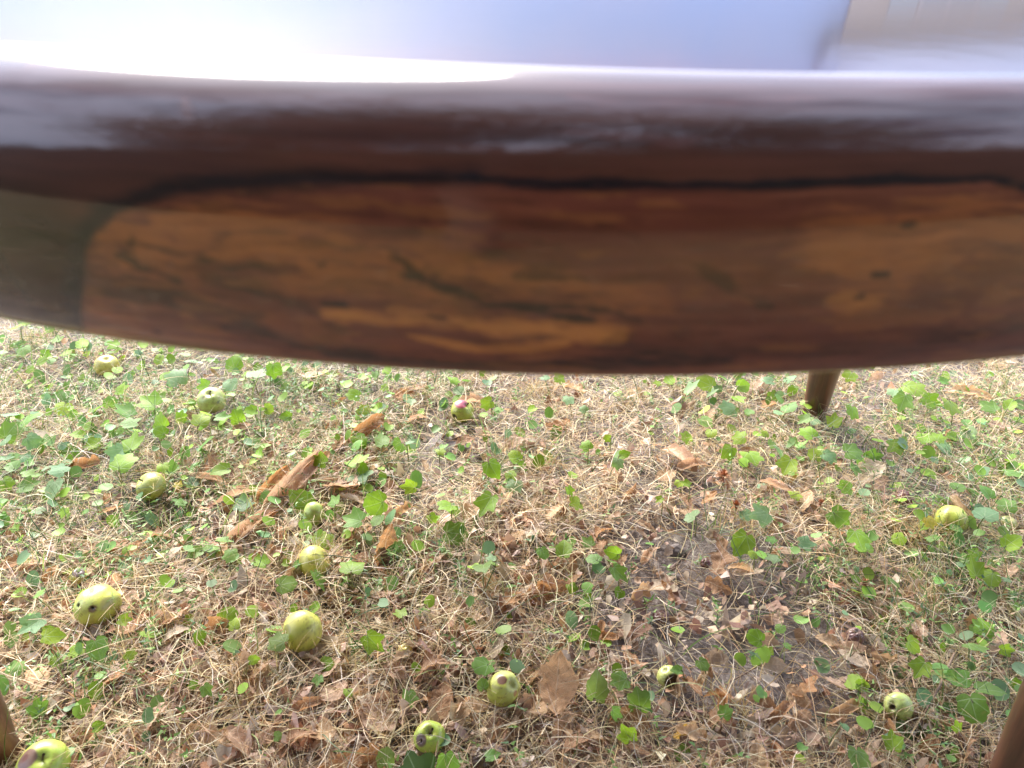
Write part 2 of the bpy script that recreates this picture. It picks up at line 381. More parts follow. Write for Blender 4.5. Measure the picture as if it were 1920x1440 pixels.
def slab_colour(S, Q):
    s = S * 1000; t = Q * 190
    wx = (fbm(s / 22, t / 9, 61, 5) - .5) * 14; wy = (fbm(s / 26 + 9, t / 10, 62, 5) - .5) * 9
    tt = t + 7 * (fbm(s / 45, t / 30, 35, 2) - .5) + wy * .5
    g = fbm(s / 34 + .02 * t, tt / 2.6, 31, 5)[..., None]; g2 = fbm(s / 90, t / 9, 33, 3)[..., None]
    base = np.array([.034, .014, .014]) * (1 - g2) + np.array([.115, .038, .024]) * g2
    # inside of the patch: is the point below the boundary line?
    bx = np.array([p[0] for p in PATCH[3:]]); by = np.array([p[1] for p in PATCH[3:]])
    edge = np.interp(s + wx * .3, bx, by); left = PATCH[1][0]
    ins = sstep(-1.2, 1.2, t + wy * .25 - edge) * sstep(-1.2, 1.2, s + wx * .4 - np.interp(t, [PATCH[3][1], PATCH[0][1]], [PATCH[3][0], PATCH[0][0]]))
    ins = ins * (1 - sstep(235, 300, s)); ins = ins[..., None]
    face = np.array([.13, .038, .025]) * (1 - g) + np.array([.23, .074, .040]) * g
    base = base * (1 - .62 * sstep(-165, -190, s) * sstep(92, 112, t))[..., None]       # darker towards the left end
    col = base * (1 - ins) + face * ins
    nz = fbm(s / 9 + 3, tt / 2.2, 71, 5)
    for P, w, c, k, hard in STROKES:
        if c == 'ink': d = seg_dist(s + wx * .25, t + wy * .25, P)
        else: d = seg_dist(s + wx, t + wy, P)
        d = d + w * 2.0 * (nz - .5) * (1.6 if c in ('dk', 'red', 'or') else .8); m = (1 - sstep(w * (.35 if hard else .1), w * (1.35 if hard else 1.7), d)) * k
        m = m * np.where(t < 88, 1, ins[..., 0] if c != 'ink' else 1); m = m[..., None] * (1 if c in ('ink', 'dk') else (.65 + .5 * g))
        m = np.clip(m, 0, 1); col = col * (1 - m) + np.array(WC[c]) * m
    fl = sstep(.56, .72, fbm(s / 16, tt / 2.0, 91, 4))[..., None] * ins * .45 * (1 - .7 * sstep(-45, 0, s))[..., None]          # short dark flecks in the light wood
    col = col * (1 - fl) + np.array([.05, .024, .014]) * fl
    kn = sstep(.60, .70, fbm(s / 20 + 4, tt / 5, 95, 4))[..., None] * ins * .35
    col = col * (1 - kn) + np.array([.37, .135, .045]) * kn
    return np.clip(col * (.74 + .52 * g), 0, 1)
#ENDSLABCOLOUR
phi = np.concatenate([np.linspace(-math.pi, -.55, 120)[:-1], np.linspace(-.55, .55, 640), np.linspace(.55, math.pi, 120)[1:-1]])
qs = np.concatenate([np.linspace(0, 1, 150)])
rings = [(.0, None), (.3, None), (.55, None), (.75, None), (.85, None), (.92, None), (.97, None)]
PH, QQ = np.meshgrid(phi, qs); ins = inset(PH); D_, Z_ = profile(QQ, ins)
RR = outline(PH) - D_
droop = -.005 * sstep(-.3, .4, PH) * (np.abs(PH) < 1.2) * np.cos(np.clip(PH, -1.2, 1.2) / 1.2 * math.pi / 2)
rim = np.stack([TC[0] + RR * np.sin(PH), TC[1] - RR * np.cos(PH), Z_ + droop * np.clip((Z_ - .70) / (ZT - .70), 0, 1)], -1)
colr = slab_colour(PH * TR, QQ)
V = [rim.reshape(-1, 3)]; C_ = [colr.reshape(-1, 3)]; n = len(phi); F = []
def ringfaces(a, b, n): i = np.arange(n); j = (i + 1) % n; return np.stack([a + i, b + i, b + j, a + j], -1)
for k in range(len(qs) - 1): F.append(ringfaces(k * n, (k + 1) * n, n))
base = len(qs) * n
def woodtop(x, y):
    g = fbm(x * 5 + 2 * fbm(x * 3, y * 3, 4, 2), y * 34, 21, 4)[..., None]
    return np.array([.035, .016, .012]) * (1 - g) + np.array([.10, .045, .025]) * g
for side, (k0, zz) in enumerate(((0, ZT), (len(qs) - 1, ZB))):
    prev = k0 * n
    for f in (.93, .8, .6, .35, .01):
        r = (outline(phi) - (inset(phi) if side == 0 else .016)) * f
        p = np.stack([TC[0] + r * np.sin(phi), TC[1] - r * np.cos(phi), np.full(n, zz) + (droop[0] * f ** 2 if side == 0 else 0)], -1)
        V.append(p); C_.append(woodtop(p[:, 0], p[:, 1]))
        F.append(ringfaces(base, prev, n) if side == 0 else ringfaces(prev, base, n)); prev = base; base += n
    V.append(np.array([[TC[0], TC[1], zz]])); C_.append(woodtop(np.array([TC[0]]), np.array([TC[1]])))
    i = np.arange(n); j = (i + 1) % n; cidx = np.full(n, base)
    F.append(np.stack([cidx, prev + i, prev + j, cidx], -1)[:, [0, 1, 2, 2]] if side == 0 else np.stack([cidx, prev + j, prev + i, cidx], -1)[:, [0, 1, 2, 2]])
    base += 1
Fq = np.concatenate(F)
# rows with a repeated last index are the triangles of the two centre fans
tri = Fq[:, 2] == Fq[:, 3]
Vn = np.concatenate(V); Cn = np.concatenate(C_)
me = bpy.data.meshes.new('tabletop')
me.from_pydata(Vn.tolist(), [], Fq[~tri].tolist() + Fq[tri][:, :3].tolist()); me.update()
me.polygons.foreach_set('use_smooth', np.full(len(me.polygons), True))
ca = me.color_attributes.new('Col', 'FLOAT_COLOR', 'POINT'); cc = np.ones((len(Vn), 4), np.float32); cc[:, :3] = Cn
ca.data.foreach_set('color', cc.ravel()); me.materials.append(M_SLAB)
table = tag(link('garden_table', None), 'glossy brown wooden table with thick rounded edge, standing over the grass', 'table')
table.location = (TC[0], TC[1], 0)
def child_at(name, me, parent, world):
    o = link(name, me, parent); o.location = Vector(world) - parent.location; return o
child_at('tabletop', me, table, (0, 0, 0))
def lathe(name, prof, mat, seg=28, wob=0.0, seed=0):
    a = np.linspace(0, 2 * math.pi, seg, endpoint=False); V = []
    for i, (r, z) in enumerate(prof):
        rr = r * (1 + wob * (vnoise(a * 2 + seed, np.full(seg, i * .7 + seed), seed) - .5))
        V.append(np.stack([rr * np.cos(a), rr * np.sin(a), np.full(seg, z)], -1))
    F = [ringfaces(k * seg, (k + 1) * seg, seg) for k in range(len(prof) - 1)]
    return mesh_np(name, np.concatenate(V), np.concatenate(F), mat)
zs = np.linspace(-.02, 1, 14)
legprof = [(.0190 + .0105 * min(1, max(0, t * .66) / .16) ** .8 + .004 * t, t * ZB if t < 1 else ZB - .001) for t in zs]
for (px, py) in ((6, 1424), (1886, 1478), (1526, 777)):
    x, y = ground_xy(px, py)
    child_at('leg', lathe('leg', legprof, M_LEG, wob=.05, seed=int(px) % 7), table, (x, y, 0))

# ------------------------------------------------------------------ dry grass, green grass, leaf crumbs (nobody could count them)
def sample(n, dens):
    """points over the ground the photograph and its neighbours see, thinned by dens(x, y) in 0..1"""
    out = []
    while sum(len(o) for o in out) < n:
        y = .36 + (2.75 - .36) * rng.random(n * 2) ** 1.15; x = (rng.random(n * 2) * 2 - 1) * (.55 + .62 * y)
        k = rng.random(n * 2) * (1.0) < dens(x, y) * np.clip(1.45 - .33 * y, .4, 1)
        out.append(np.stack([x[k], y[k]], -1))
    return np.concatenate(out)[:n]
def ribbons(P, z0, L, az, el, droop, curl, W, col, nseg=6, tip=.25):
    """thin grass blades; all arguments are arrays over the blades"""
    n = len(P); p = np.column_stack([P, z0]); pts = [p.copy()]; sid = []
    a = az.copy(); e = el.copy(); ds = L / nseg
    for k in range(nseg + 1):
        d = np.stack([np.cos(a) * np.cos(e), np.sin(a) * np.cos(e), np.sin(e)], -1)
        tw = rng.normal(0, .5, n) if k == 0 else tw
        s1 = np.stack([-np.sin(a), np.cos(a), np.zeros(n)], -1); up = np.cross(d, s1)
        sid.append(s1 * np.cos(tw)[:, None] + up * np.sin(tw)[:, None])
        if k < nseg:
            p = p + d * ds[:, None]
            g = height(p[:, 0], p[:, 1]) + .0015
            low = p[:, 2] < g; p[:, 2] = np.where(low, g, p[:, 2]); e = np.where(low, np.abs(e) * .5, e)
            pts.append(p.copy()); a = a + curl * ds + rng.normal(0, .16, n); e = e - droop * ds
    V = np.empty((n, nseg + 1, 2, 3), np.float32)
    for k in range(nseg + 1):
        t = k / nseg; w = (W * (1 - (1 - tip) * t ** 1.6) * .5)[:, None]
        V[:, k, 0] = pts[k] - sid[k] * w; V[:, k, 1] = pts[k] + sid[k] * w
    b = (np.arange(n) * (nseg + 1) * 2)[:, None] + (np.arange(nseg) * 2)[None]
    F = np.stack([b, b + 1, b + 3, b + 2], -1).reshape(-1, 4)
    C = np.repeat(col, (nseg + 1) * 2, axis=0)
    return V.reshape(-1, 3), F, C
def merge(parts):
    V, F, C = [], [], []; o = 0
    for v, f, c in parts: V.append(v); F.append(f + o); C.append(c); o += len(v)
    return np.concatenate(V), np.concatenate(F), np.concatenate(C)
def palette(n, cols, w, jit=.18):
    cols = np.array(cols); i = rng.choice(len(cols), n, p=np.array(w) / sum(w))
    return cols[i] * np.exp(rng.normal(0, jit, (n, 1))) * np.exp(rng.normal(0, jit * .25, (n, 3)))
STRAW = [(.70, .56, .33), (.78, .68, .47), (.58, .42, .23), (.38, .24, .14), (.62, .44, .22), (.72, .62, .50)]
bare = lambda x, y: np.clip(field(BARE, x, y), 0, 1)
green = lambda x, y: np.clip(field(GREEN, x, y), 0, 1)
crumb = lambda x, y: np.clip(.12 + field(CRUMB, x, y), 0, 1)
clump = lambda x, y: sstep(.35, .65, fbm(x * 9, y * 9, 41, 3))
parts = []
# fallen straw lying every way
n = 86000; P = sample(n, lambda x, y: (1 - .78 * bare(x, y)) * (.45 + .55 * clump(x, y)))
parts.append(ribbons(P, height(P[:, 0], P[:, 1]) + rng.random(n) ** 1.2 * .024, rng.uniform(.025, .10, n), rng.uniform(0, 6.283, n),
                     rng.normal(.12, .28, n), rng.uniform(2, 14, n), rng.normal(0, 12, n), rng.uniform(.0005, .00125, n),
                     palette(n, STRAW, (5, 4, 4, 3, 3, 2))))
# standing tufts of straw
def tufts(ntuft, per, dens, L, cols, w, W=(.0008, .0016), el=(.75, .38), spread=.012, droop=(4, 14), fixed=None):
    c = sample(ntuft, dens) if fixed is None else np.array(fixed)
    nt = len(c); i = np.repeat(np.arange(nt), per); n = len(i)
    lean = rng.uniform(0, 6.283, nt)[i]; sc_ = rng.uniform(.6, 1.2, nt)[i]
    P = c[i] + rng.normal(0, spread, (n, 2))
    az = np.where(rng.random(n) < .5, lean + rng.normal(0, .6, n), rng.uniform(0, 6.283, n))
    return ribbons(P, height(P[:, 0], P[:, 1]), rng.uniform(L[0], L[1], n) * sc_, az, rng.normal(el[0], el[1], n),
                   rng.uniform(droop[0], droop[1], n), rng.normal(0, 6, n), rng.uniform(W[0], W[1], n), palette(n, cols, w))
parts.append(tufts(900, 22, lambda x, y: (1 - bare(x, y)) * (.25 + .75 * clump(x + 5, y)), (.02, .07), STRAW, (6, 4, 3, 1, 3, 1)))
GOLD = [ground_xy(*q) for q in ((830, 1180), (440, 1270), (900, 1190), (480, 1290), (560, 1070), (260, 1200), (290, 1215), (1010, 1240), (1720, 1010),
        (1760, 1030), (1690, 990), (1580, 1000), (1400, 1000), (1010, 880), (880, 720), (1000, 740), (640, 960), (1740, 1130), (700, 1400), (660, 1260), (1380, 1340))]
parts.append(tufts(0, 60, None, (.03, .065), [(.58, .42, .20), (.62, .50, .28), (.45, .30, .14)], (4, 3, 2), spread=.017, el=(1.0, .35), fixed=GOLD))
# a thinner cover of the same grass on the lawn all around the near patch
n = 42000; rr_ = 4.2 * rng.random(n) ** .62; aa_ = rng.uniform(0, 6.283, n); P = np.stack([rr_ * np.cos(aa_), .9 + rr_ * np.sin(aa_)], -1)
inw = (P[:, 1] > .40) & (P[:, 1] < 2.6) & (np.abs(P[:, 0]) < .52 + .60 * P[:, 1]); P = P[~inw]; n = len(P)
parts.append(ribbons(P, height(P[:, 0], P[:, 1]), rng.uniform(.04, .13, n), rng.uniform(0, 6.283, n), rng.normal(.4, .4, n), rng.uniform(2, 14, n), rng.normal(0, 8, n),
                     rng.uniform(.0016, .0034, n), palette(n, STRAW + [(.17, .26, .06)], (5, 4, 4, 3, 3, 2, 4)), nseg=4))
V, F, C = merge(parts)
tag(link('dry_grass', mesh_np('dry_grass', V, F, M_STRAW, C)), 'dense mat of curly straw coloured dry grass covering the ground', 'dry grass', kind='stuff')
# green grass
GRN = [(.13, .20, .05), (.20, .28, .07), (.10, .17, .07), (.28, .33, .11)]
parts = []
n = 6500; P = sample(n, lambda x, y: .06 + .92 * green(x, y))
parts.append(ribbons(P, height(P[:, 0], P[:, 1]), rng.uniform(.03, .10, n), rng.uniform(0, 6.283, n), rng.normal(.6, .4, n),
                     rng.uniform(2, 14, n), rng.normal(0, 6, n), rng.uniform(.0009, .0022, n), palette(n, GRN, (3, 3, 3, 2))))
GT = [ground_xy(*q) for q in ((930, 880), (975, 880), (760, 1075), (735, 1070), (500, 790), (560, 740), (545, 720), (860, 1040), (1640, 1200), (1740, 1170),
      (340, 960), (430, 870), (130, 1000), (320, 910), (1860, 760), (1880, 730), (1770, 1100), (170, 1320), (155, 1250), (120, 1060), (1790, 1050), (1345, 1010), (750, 900))]
parts.append(tufts(0, 22, None, (.04, .085), GRN, (4, 3, 3, 1), el=(1.05, .35), spread=.011, fixed=GT))
# small weeds: thin stalks with little leaflets
n = 2300; P = sample(n, lambda x, y: .07 + .93 * green(x, y) * clump(x + 9, y + 2))
az0 = rng.uniform(0, 6.283, n); Ls = rng.uniform(.018, .05, n); H0 = height(P[:, 0], P[:, 1])
parts.append(ribbons(P, H0, Ls, az0, rng.normal(1.1, .2, n), rng.uniform(0, 12, n), np.zeros(n), np.full(n, .0009), palette(n, GRN, (1, 2, 1, 2))))
lv = []
for k in range(9):
    t = (k + 2) / 10; h = H0 + Ls * t * .88; az = az0 + rng.normal(0, .2, n)
    Q = P + np.stack([np.cos(az0), np.sin(az0)], -1) * (Ls * t * t * .4)[:, None]
    lv.append(ribbons(Q, h, rng.uniform(.005, .010, n), az + k * 2.4, rng.normal(.25, .35, n), np.full(n, 30.), np.zeros(n), rng.uniform(.002, .0042, n),
                      palette(n, [(.16, .28, .07), (.22, .36, .08), (.12, .22, .09)], (2, 2, 1)), nseg=3, tip=.15))
V, F, C = merge(parts + lv)
tag(link('green_grass', mesh_np('green_grass', V, F, M_STRAW, C)), 'fine green grass blades and tiny weeds growing up through the straw', 'grass', kind='stuff')
# crumbled leaves
CR = [(.60, .42, .29), (.68, .52, .38), (.46, .27, .16), (.76, .64, .50), (.32, .19, .13), (.60, .32, .16)]
n = 15000; P = sample(n, lambda x, y: crumb(x, y) * (1 - .8 * bare(x, y)) * (.35 + .65 * clump(x * 1.4 + 2, y * 1.4)))
sz = rng.uniform(.003, .0095, n) * np.where(rng.random(n) < .12, 1.6, 1); az = rng.uniform(0, 6.283, n)
m = 6; ang = np.linspace(0, 2 * math.pi, m, endpoint=False)
rad = rng.uniform(.45, 1.1, (n, m)) * sz[:, None]
lx = rad * np.cos(ang) * 1.25; ly = rad * np.sin(ang) * .75
lz = rng.normal(0, .22, (n, m)) * sz[:, None] + (lx ** 2) * rng.uniform(-50, 50, n)[:, None] * .5 + ly ** 2 * 60 * rng.uniform(-1, 1.5, n)[:, None]
tx = rng.normal(0, .5, n)[:, None]; ty = rng.normal(0, .5, n)[:, None]
lz = lz + lx * np.tan(np.clip(tx, -1.1, 1.1)) + ly * np.tan(np.clip(ty, -1.1, 1.1))
wx = P[:, :1] + lx * np.cos(az)[:, None] - ly * np.sin(az)[:, None]; wy = P[:, 1:] + lx * np.sin(az)[:, None] + ly * np.cos(az)[:, None]
zb = height(P[:, 0], P[:, 1])[:, None] + rng.uniform(.003, .016, (n, 1))
rimv = np.stack([wx, wy, np.maximum(zb + lz, height(wx, wy) + .0005)], -1)
cen = np.column_stack([P, zb[:, 0] + rng.normal(0, .001, n)])[:, None]
V = np.concatenate([cen, rimv], 1).reshape(-1, 3); b = (np.arange(n) * (m + 1))[:, None]; k = np.arange(m)
F = np.stack([np.broadcast_to(b, (n, m)), b + 1 + k, b + 1 + (k + 1) % m], -1).reshape(-1, 3)
tag(link('leaf_litter', mesh_np('leaf_litter', V, F, M_CRUMB, np.repeat(palette(n, CR, (4, 4, 3, 2, 3, 2)), m + 1, axis=0))),
    'crumbled fragments of dead leaves strewn through the dry grass', 'leaf litter', kind='stuff')

# ------------------------------------------------------------------ apples and rotten fruit
def fruit_mesh(name, r, base, blush, seed, squash=1.0, marks=(), holes=(), lump=.05, cavity=.22, tint=None, rough_shape=0.0):
    """an apple about +Z: stalk cavity at the top; marks/holes = (theta, phi, size, colour)"""
    nu, nv_ = 72, 54; th = np.linspace(0, math.pi, nv_); ph = np.linspace(0, 2 * math.pi, nu, endpoint=False)
    T, Pp = np.meshgrid(th, ph, indexing='ij')
    dx, dy, dz = np.sin(T) * np.cos(Pp), np.sin(T) * np.sin(Pp), np.cos(T)
    rr = 1 + lump * .6 * np.cos(5 * Pp + seed) * np.sin(T) * .3 + lump * (fbm(dx * 1.3 + seed, dy * 1.3 + dz * 1.7, seed, 2) - .5) * 2
    rr = rr * (1 - cavity * np.exp(-(T / .28) ** 2) - cavity * .45 * np.exp(-((math.pi - T) / .26) ** 2)) * (.93 + .07 * np.cos(T) * 1)
    if rough_shape: rr = rr * (1 + rough_shape * (fbm(dx * 4 + dz * 3, dy * 4 - dz * 2, seed + 5, 3) - .5))
    base = np.array(base); blush = np.array(blush)
    g = fbm(dx * 2 + seed, dy * 2 + dz, seed + 3, 3)[..., None]
    col = base * (1 - .55 * sstep(.35, .7, g)) + blush * .55 * sstep(.35, .7, g)
    col = col * (1 - .5 * np.exp(-(T / .22) ** 2))[..., None] + np.array([.20, .15, .04]) * (.5 * np.exp(-(T / .22) ** 2))[..., None]
    sc1 = sstep(.60, .70, fbm(dx * 5 + seed * 3, dy * 5 + dz * 4, seed + 31, 3))[..., None] * .45; col = col * (1 - sc1) + np.array([.34, .26, .09]) * sc1      # russet scuffs
    sc2 = sstep(.70, .78, fbm(dx * 11 + seed, dy * 11 + dz * 9, seed + 37, 3))[..., None] * .5; col = col * (1 - sc2) + np.array([.13, .08, .04]) * sc2   # dirt specks
    for (mt, mp_, ms, mc) in list(marks) + list(holes):
        cx = np.array([math.sin(mt) * math.cos(mp_), math.sin(mt) * math.sin(mp_), math.cos(mt)])
        dd = np.arccos(np.clip(dx * cx[0] + dy * cx[1] + dz * cx[2], -1, 1)) + .18 * ms * (fbm(dx * 5, dy * 5 + dz * 5, seed + 9, 3) - .5)
        k = 1 - sstep(ms * .85, ms * 1.08, dd); col = col * (1 - k[..., None]) + np.array(mc) * k[..., None]
        depth = .02 if (mt, mp_, ms, mc) in list(marks) else .32
        rr = rr * (1 - depth * (1 - sstep(ms * .3, ms, dd)))
    V = np.stack([dx * rr * r, dy * rr * r, dz * rr * r * squash], -1).reshape(-1, 3)
    I = np.arange(nv_ * nu).reshape(nv_, nu); J = np.roll(I, -1, axis=1)
    F = np.stack([I[:-1], I[1:], J[1:], J[:-1]], -1).reshape(-1, 4)
    return mesh_np(name, V, F, M_APPLE, col.reshape(-1, 3))
def tube(name, pts, rad, mat, seg=6):
    pts = [Vector(p) for p in pts]; V = []; F = []
    for i, p in enumerate(pts):
        d = (pts[min(i + 1, len(pts) - 1)] - pts[max(i - 1, 0)]).normalized()
        a = d.cross(Vector((.13, .3, .95))).normalized(); b = d.cross(a)
        r = rad[i] if hasattr(rad, '__len__') else rad
        for k in range(seg):
            t = k * 2 * math.pi / seg; V.append(p + (a * math.cos(t) + b * math.sin(t)) * r)
    for i in range(len(pts) - 1):
        for k in range(seg): F.append((i * seg + k, i * seg + (k + 1) % seg, (i + 1) * seg + (k + 1) % seg, (i + 1) * seg + k))
    return mesh_np(name, [tuple(v) for v in V], F, mat)
YG = (.56, .57, .10); GR = (.42, .53, .12); YE = (.66, .58, .14); PG = (.56, .62, .20); BR = (.16, .06, .045); DK = (.025, .014, .012); PU = (.22, .07, .08)
landmarks = []
# a mark's direction is given in world terms (dx, dy, dz seen from the fruit's centre) and turned into the fruit's own frame
def fruit(px, py, w, base, blush, label, axis_=(0, 0, 1), squash=.92, marks=(), holes=(), sink=.1, stalk=True, cat='apple', short=None, name='apple',
          lump=.06, rough_shape=0.0, cavity=.22, group='windfall apples lying in the grass'):
    r = .5 * px_size(px, py, w) * 1.0
    zc = r * squash * (1 - 2 * sink) + .006
    x, y = ground_xy(px, py, zc); zc += hz(x, y)
    seed = len(landmarks) + 3
    q = Vector(axis_).normalized().to_track_quat('Z', 'Y')
    def loc(lst):
        out = []
        for (dx, dy, dz, s_, c_) in lst:
            v = q.inverted() @ Vector((dx, dy, dz)).normalized(); out.append((math.acos(max(-1, min(1, v.z))), math.atan2(v.y, v.x), s_, c_))
        return out
    me = fruit_mesh(name, r * .99, base, blush, seed, squash, loc(marks), loc(holes), lump=lump, rough_shape=rough_shape, cavity=cavity)
    o = tag(link(name, me), label, cat, group); o.location = (x, y, zc); o.rotation_mode = 'QUATERNION'; o.rotation_quaternion = q
    if stalk:
        t = r * squash
        link('stalk', tube('stalk', [(0, 0, t * .66), (.001, .0005, t * .85), (.003, .001, t * 1.12)], [.0012, .0010, .0015], M_STALK), o)
    landmarks.append((px, py, short or label)); return o
fruit(200, 686, 46, YE, (.68, .48, .07), 'golden yellow apple, farthest back at the left, half sunk in straw', (.3, -.2, 1), sink=.22, stalk=False, short='golden yellow apple')
fruit(397, 752, 54, PG, GR, 'pale green apple with pitted top and stalk hollow, far left among ivy', (.1, -.35, 1), .88,
      marks=[(.7, -.6, .35, .10, (.20, .17, .05)), (-.2, -.7, .8, .14, (.38, .36, .13))], short='pale pitted apple')
fruit(283, 908, 58, YG, PG, 'yellow green apple behind thin grass blades, left of the long dead leaves', (-.5, -.2, .8), .9, sink=.2, short='grass-veiled apple')
fruit(588, 964, 48, GR, (.30, .44, .09), 'small plain green oval apple beside the long curled dead leaves', (1, .1, .2), .84, stalk=False, sink=.15, short='small green oval apple')
fruit(588, 1058, 68, YG, YE, 'yellow green apple sunk in straw with only its rounded top showing', (1, .2, .35), .85, sink=.3, stalk=False, short='half-sunk apple')
fruit(181, 1133, 84, YG, GR, 'large yellow green apple with two dark holes, beside a yellow crab apple', (.25, -.1, -1), .90,
      marks=[(.75, -.35, .45, .34, (.46, .42, .13)), (-.4, -.5, .75, .20, (.40, .44, .14)), (.3, -.75, .55, .20, (.20, .12, .05))],
      holes=[(.3, -.75, .62, .085, DK), (-.5, -.62, .66, .10, (.10, .09, .07))], stalk=False, short='two-holed apple')
fruit(148, 1083, 33, YE, (.45, .32, .06), 'tiny yellow crab apple with purplish top behind the apple with two holes', (.3, 0, 1), .9,
      marks=[(.4, -.1, 1, .75, (.20, .13, .14))], short='tiny yellow crab apple')
fruit(570, 1182, 80, YG, YE, 'yellow green apple tipped over, its brown stained stalk hollow facing left', (-.9, -.5, .12), .94,
      marks=[(-.75, -.62, .05, .26, (.13, .10, .05)), (-.7, -.5, .5, .36, (.40, .38, .11)), (-.9, -.5, .1, .12, (.03, .02, .015))], short='tipped yellow apple')
fruit(942, 1294, 66, YG, PG, 'lumpy yellow green apple with flat brown scar on top, beside the veined dead leaf', (.6, -.3, .75), 1.08, sink=.05,
      marks=[(-.05, -.15, 1, .30, BR), (.75, -.6, .35, .18, (.45, .26, .10)), (.95, -.3, .1, .2, (.48, .40, .12))], lump=.11, stalk=False, short='scar-topped apple')
fruit(805, 1380, 63, (.40, .52, .07), YG, 'yellow green apple with round brown rot spot beside its stalk, lying above big ivy leaves', (.12, -.25, 1), .98, sink=.03,
      marks=[(-.42, -.55, .62, .40, (.15, .08, .065)), (-.1, -.5, -.5, .04, DK)], holes=[(-.38, -.60, .62, .075, DK)], cavity=.34, short='rot-spotted apple')
fruit(82, 1433, 94, (.42, .56, .08), YG, 'large green apple with purplish bruise, lying by the near left table leg', (.3, -.25, 1), .88,
      marks=[(-.35, -.25, .95, .44, (.19, .105, .09)), (-.4, -.2, .9, .15, (.15, .06, .06))], cavity=.25, short='bruised apple')
fruit(1252, 1274, 44, PG, YG, 'hollowed apple shell with dark brown inside, half hidden by an ivy leaf', (-.5, .2, 1), .9,
      holes=[(.25, -.85, .35, .85, (.045, .014, .014))], stalk=False, short='hollowed apple')
fruit(1686, 1322, 54, PG, (.46, .60, .14), 'small pale green apple split open on its left side', (-.8, -.3, .6), .98, sink=.08,
      holes=[(-.85, -.45, .5, .24, (.14, .09, .05))], marks=[(-.4, -.85, .1, .05, (.2, .18, .06))], short='split pale apple')
fruit(1783, 974, 62, YG, (.44, .56, .07), 'broad yellow green apple with dark dip underneath, right side of the lawn', (.15, -.95, -.25), .98, sink=.22, cavity=.34, stalk=False,
      marks=[(.15, -.9, -.3, .16, (.10, .08, .04))], short='broad yellow apple')
fruit(1889, 983, 34, (.42, .44, .12), (.40, .32, .10), 'small dull apple mostly buried in straw at the right edge', (0, 0, 1), .9, sink=.25, short='buried apple', stalk=False)
fruit(866, 770, 46, (.48, .56, .08), YG, 'apple with crimson blush and a black hole, beside a crumpled pale leaf', (.5, -.2, .8), .92,
      marks=[(.0, -.1, 1, .62, (.40, .07, .12))], holes=[(-.55, -.75, .0, .26, DK)], short='crimson-topped apple')
fruit(760, 1221, 30, YE, (.55, .30, .10), 'small yellow and orange apple mostly buried in straw, above the lumpy apple', (0, 0, 1), .9, sink=.3, stalk=False, short='small orange apple')
ROT = dict(cat='rotten fruit', name='rotten_fruit', rough_shape=.35, cavity=.1, group='dark rotten fruits in the litter', stalk=False)
fruit(1695, 932, 34, (.16, .035, .05), (.10, .02, .03), 'wine red rotten plum in straw, left of and behind the broad yellow apple', sink=.25, short='wine red plum', **ROT)
fruit(1603, 1195, 35, (.20, .09, .09), (.14, .06, .06), 'dusty mauve shrivelled fruit among pale crumpled leaves', sink=.15, short='mauve shrivelled fruit', **ROT)
fruit(1322, 1057, 20, (.12, .02, .03), (.08, .015, .02), 'tiny dark red berry beside the brown lobed leaf', sink=.1, short='dark red berry', **ROT)
fruit(1240, 1152, 32, (.10, .02, .03), (.16, .05, .05), 'flattened dark red fruit pressed into bare soil', squash=.5, sink=.2, short='flattened red fruit', **ROT)
fruit(905, 1425, 46, (.07, .03, .03), (.10, .045, .04), 'blackish brown rotten fruit at the bottom edge', sink=.2, short='blackish rotten fruit', **ROT)
fruit(785, 1413, 56, (.22, .11, .09), (.28, .14, .10), 'wrinkled reddish brown fruit squashed under the rot-spotted apple and the ivy', squash=.6, sink=.15, short='wrinkled brown fruit', **ROT)

# ------------------------------------------------------------------ labels for the many leaves: colour + side of a landmark + rank
landmarks += [(1526, 777, 'far table leg')]
ORD = ['', 'second', 'third', 'fourth', 'fifth', 'sixth', 'seventh', 'eighth', 'ninth', 'tenth', 'eleventh', 'twelfth']
pending = []
def where(px, py):
    b = min(landmarks, key=lambda l: math.hypot(l[0] - px, (l[1] - py) * 1.4)); dx, dy = px - b[0], (py - b[1]) * 1.2
    if abs(dx) > 2 * abs(dy): s = 'left of' if dx < 0 else 'right of'
    elif abs(dy) > 2 * abs(dx): s = 'behind' if dy < 0 else 'in front of'
    else: s = ('behind' if dy < 0 else 'in front,') + ' ' + ('left of' if dx < 0 else 'right of')
    return s, b[2], math.hypot(dx, dy)
def defer(o, look, px, py): pending.append((o, look, px, py))
def flush():
    d = {}
    for o, look, px, py in pending:
        s, b, r = where(px, py); d.setdefault((look, s, b), []).append((r, o))
    for (look, s, b), l in d.items():
        l.sort(key=lambda t: t[0])
        for i, (r, o) in enumerate(l):
            o['label'] = f'{look} {s} the {b}' + ('' if len(l) == 1 else ', nearest' if i == 0 else f', {ORD[i] if i < 12 else "far"} nearest')

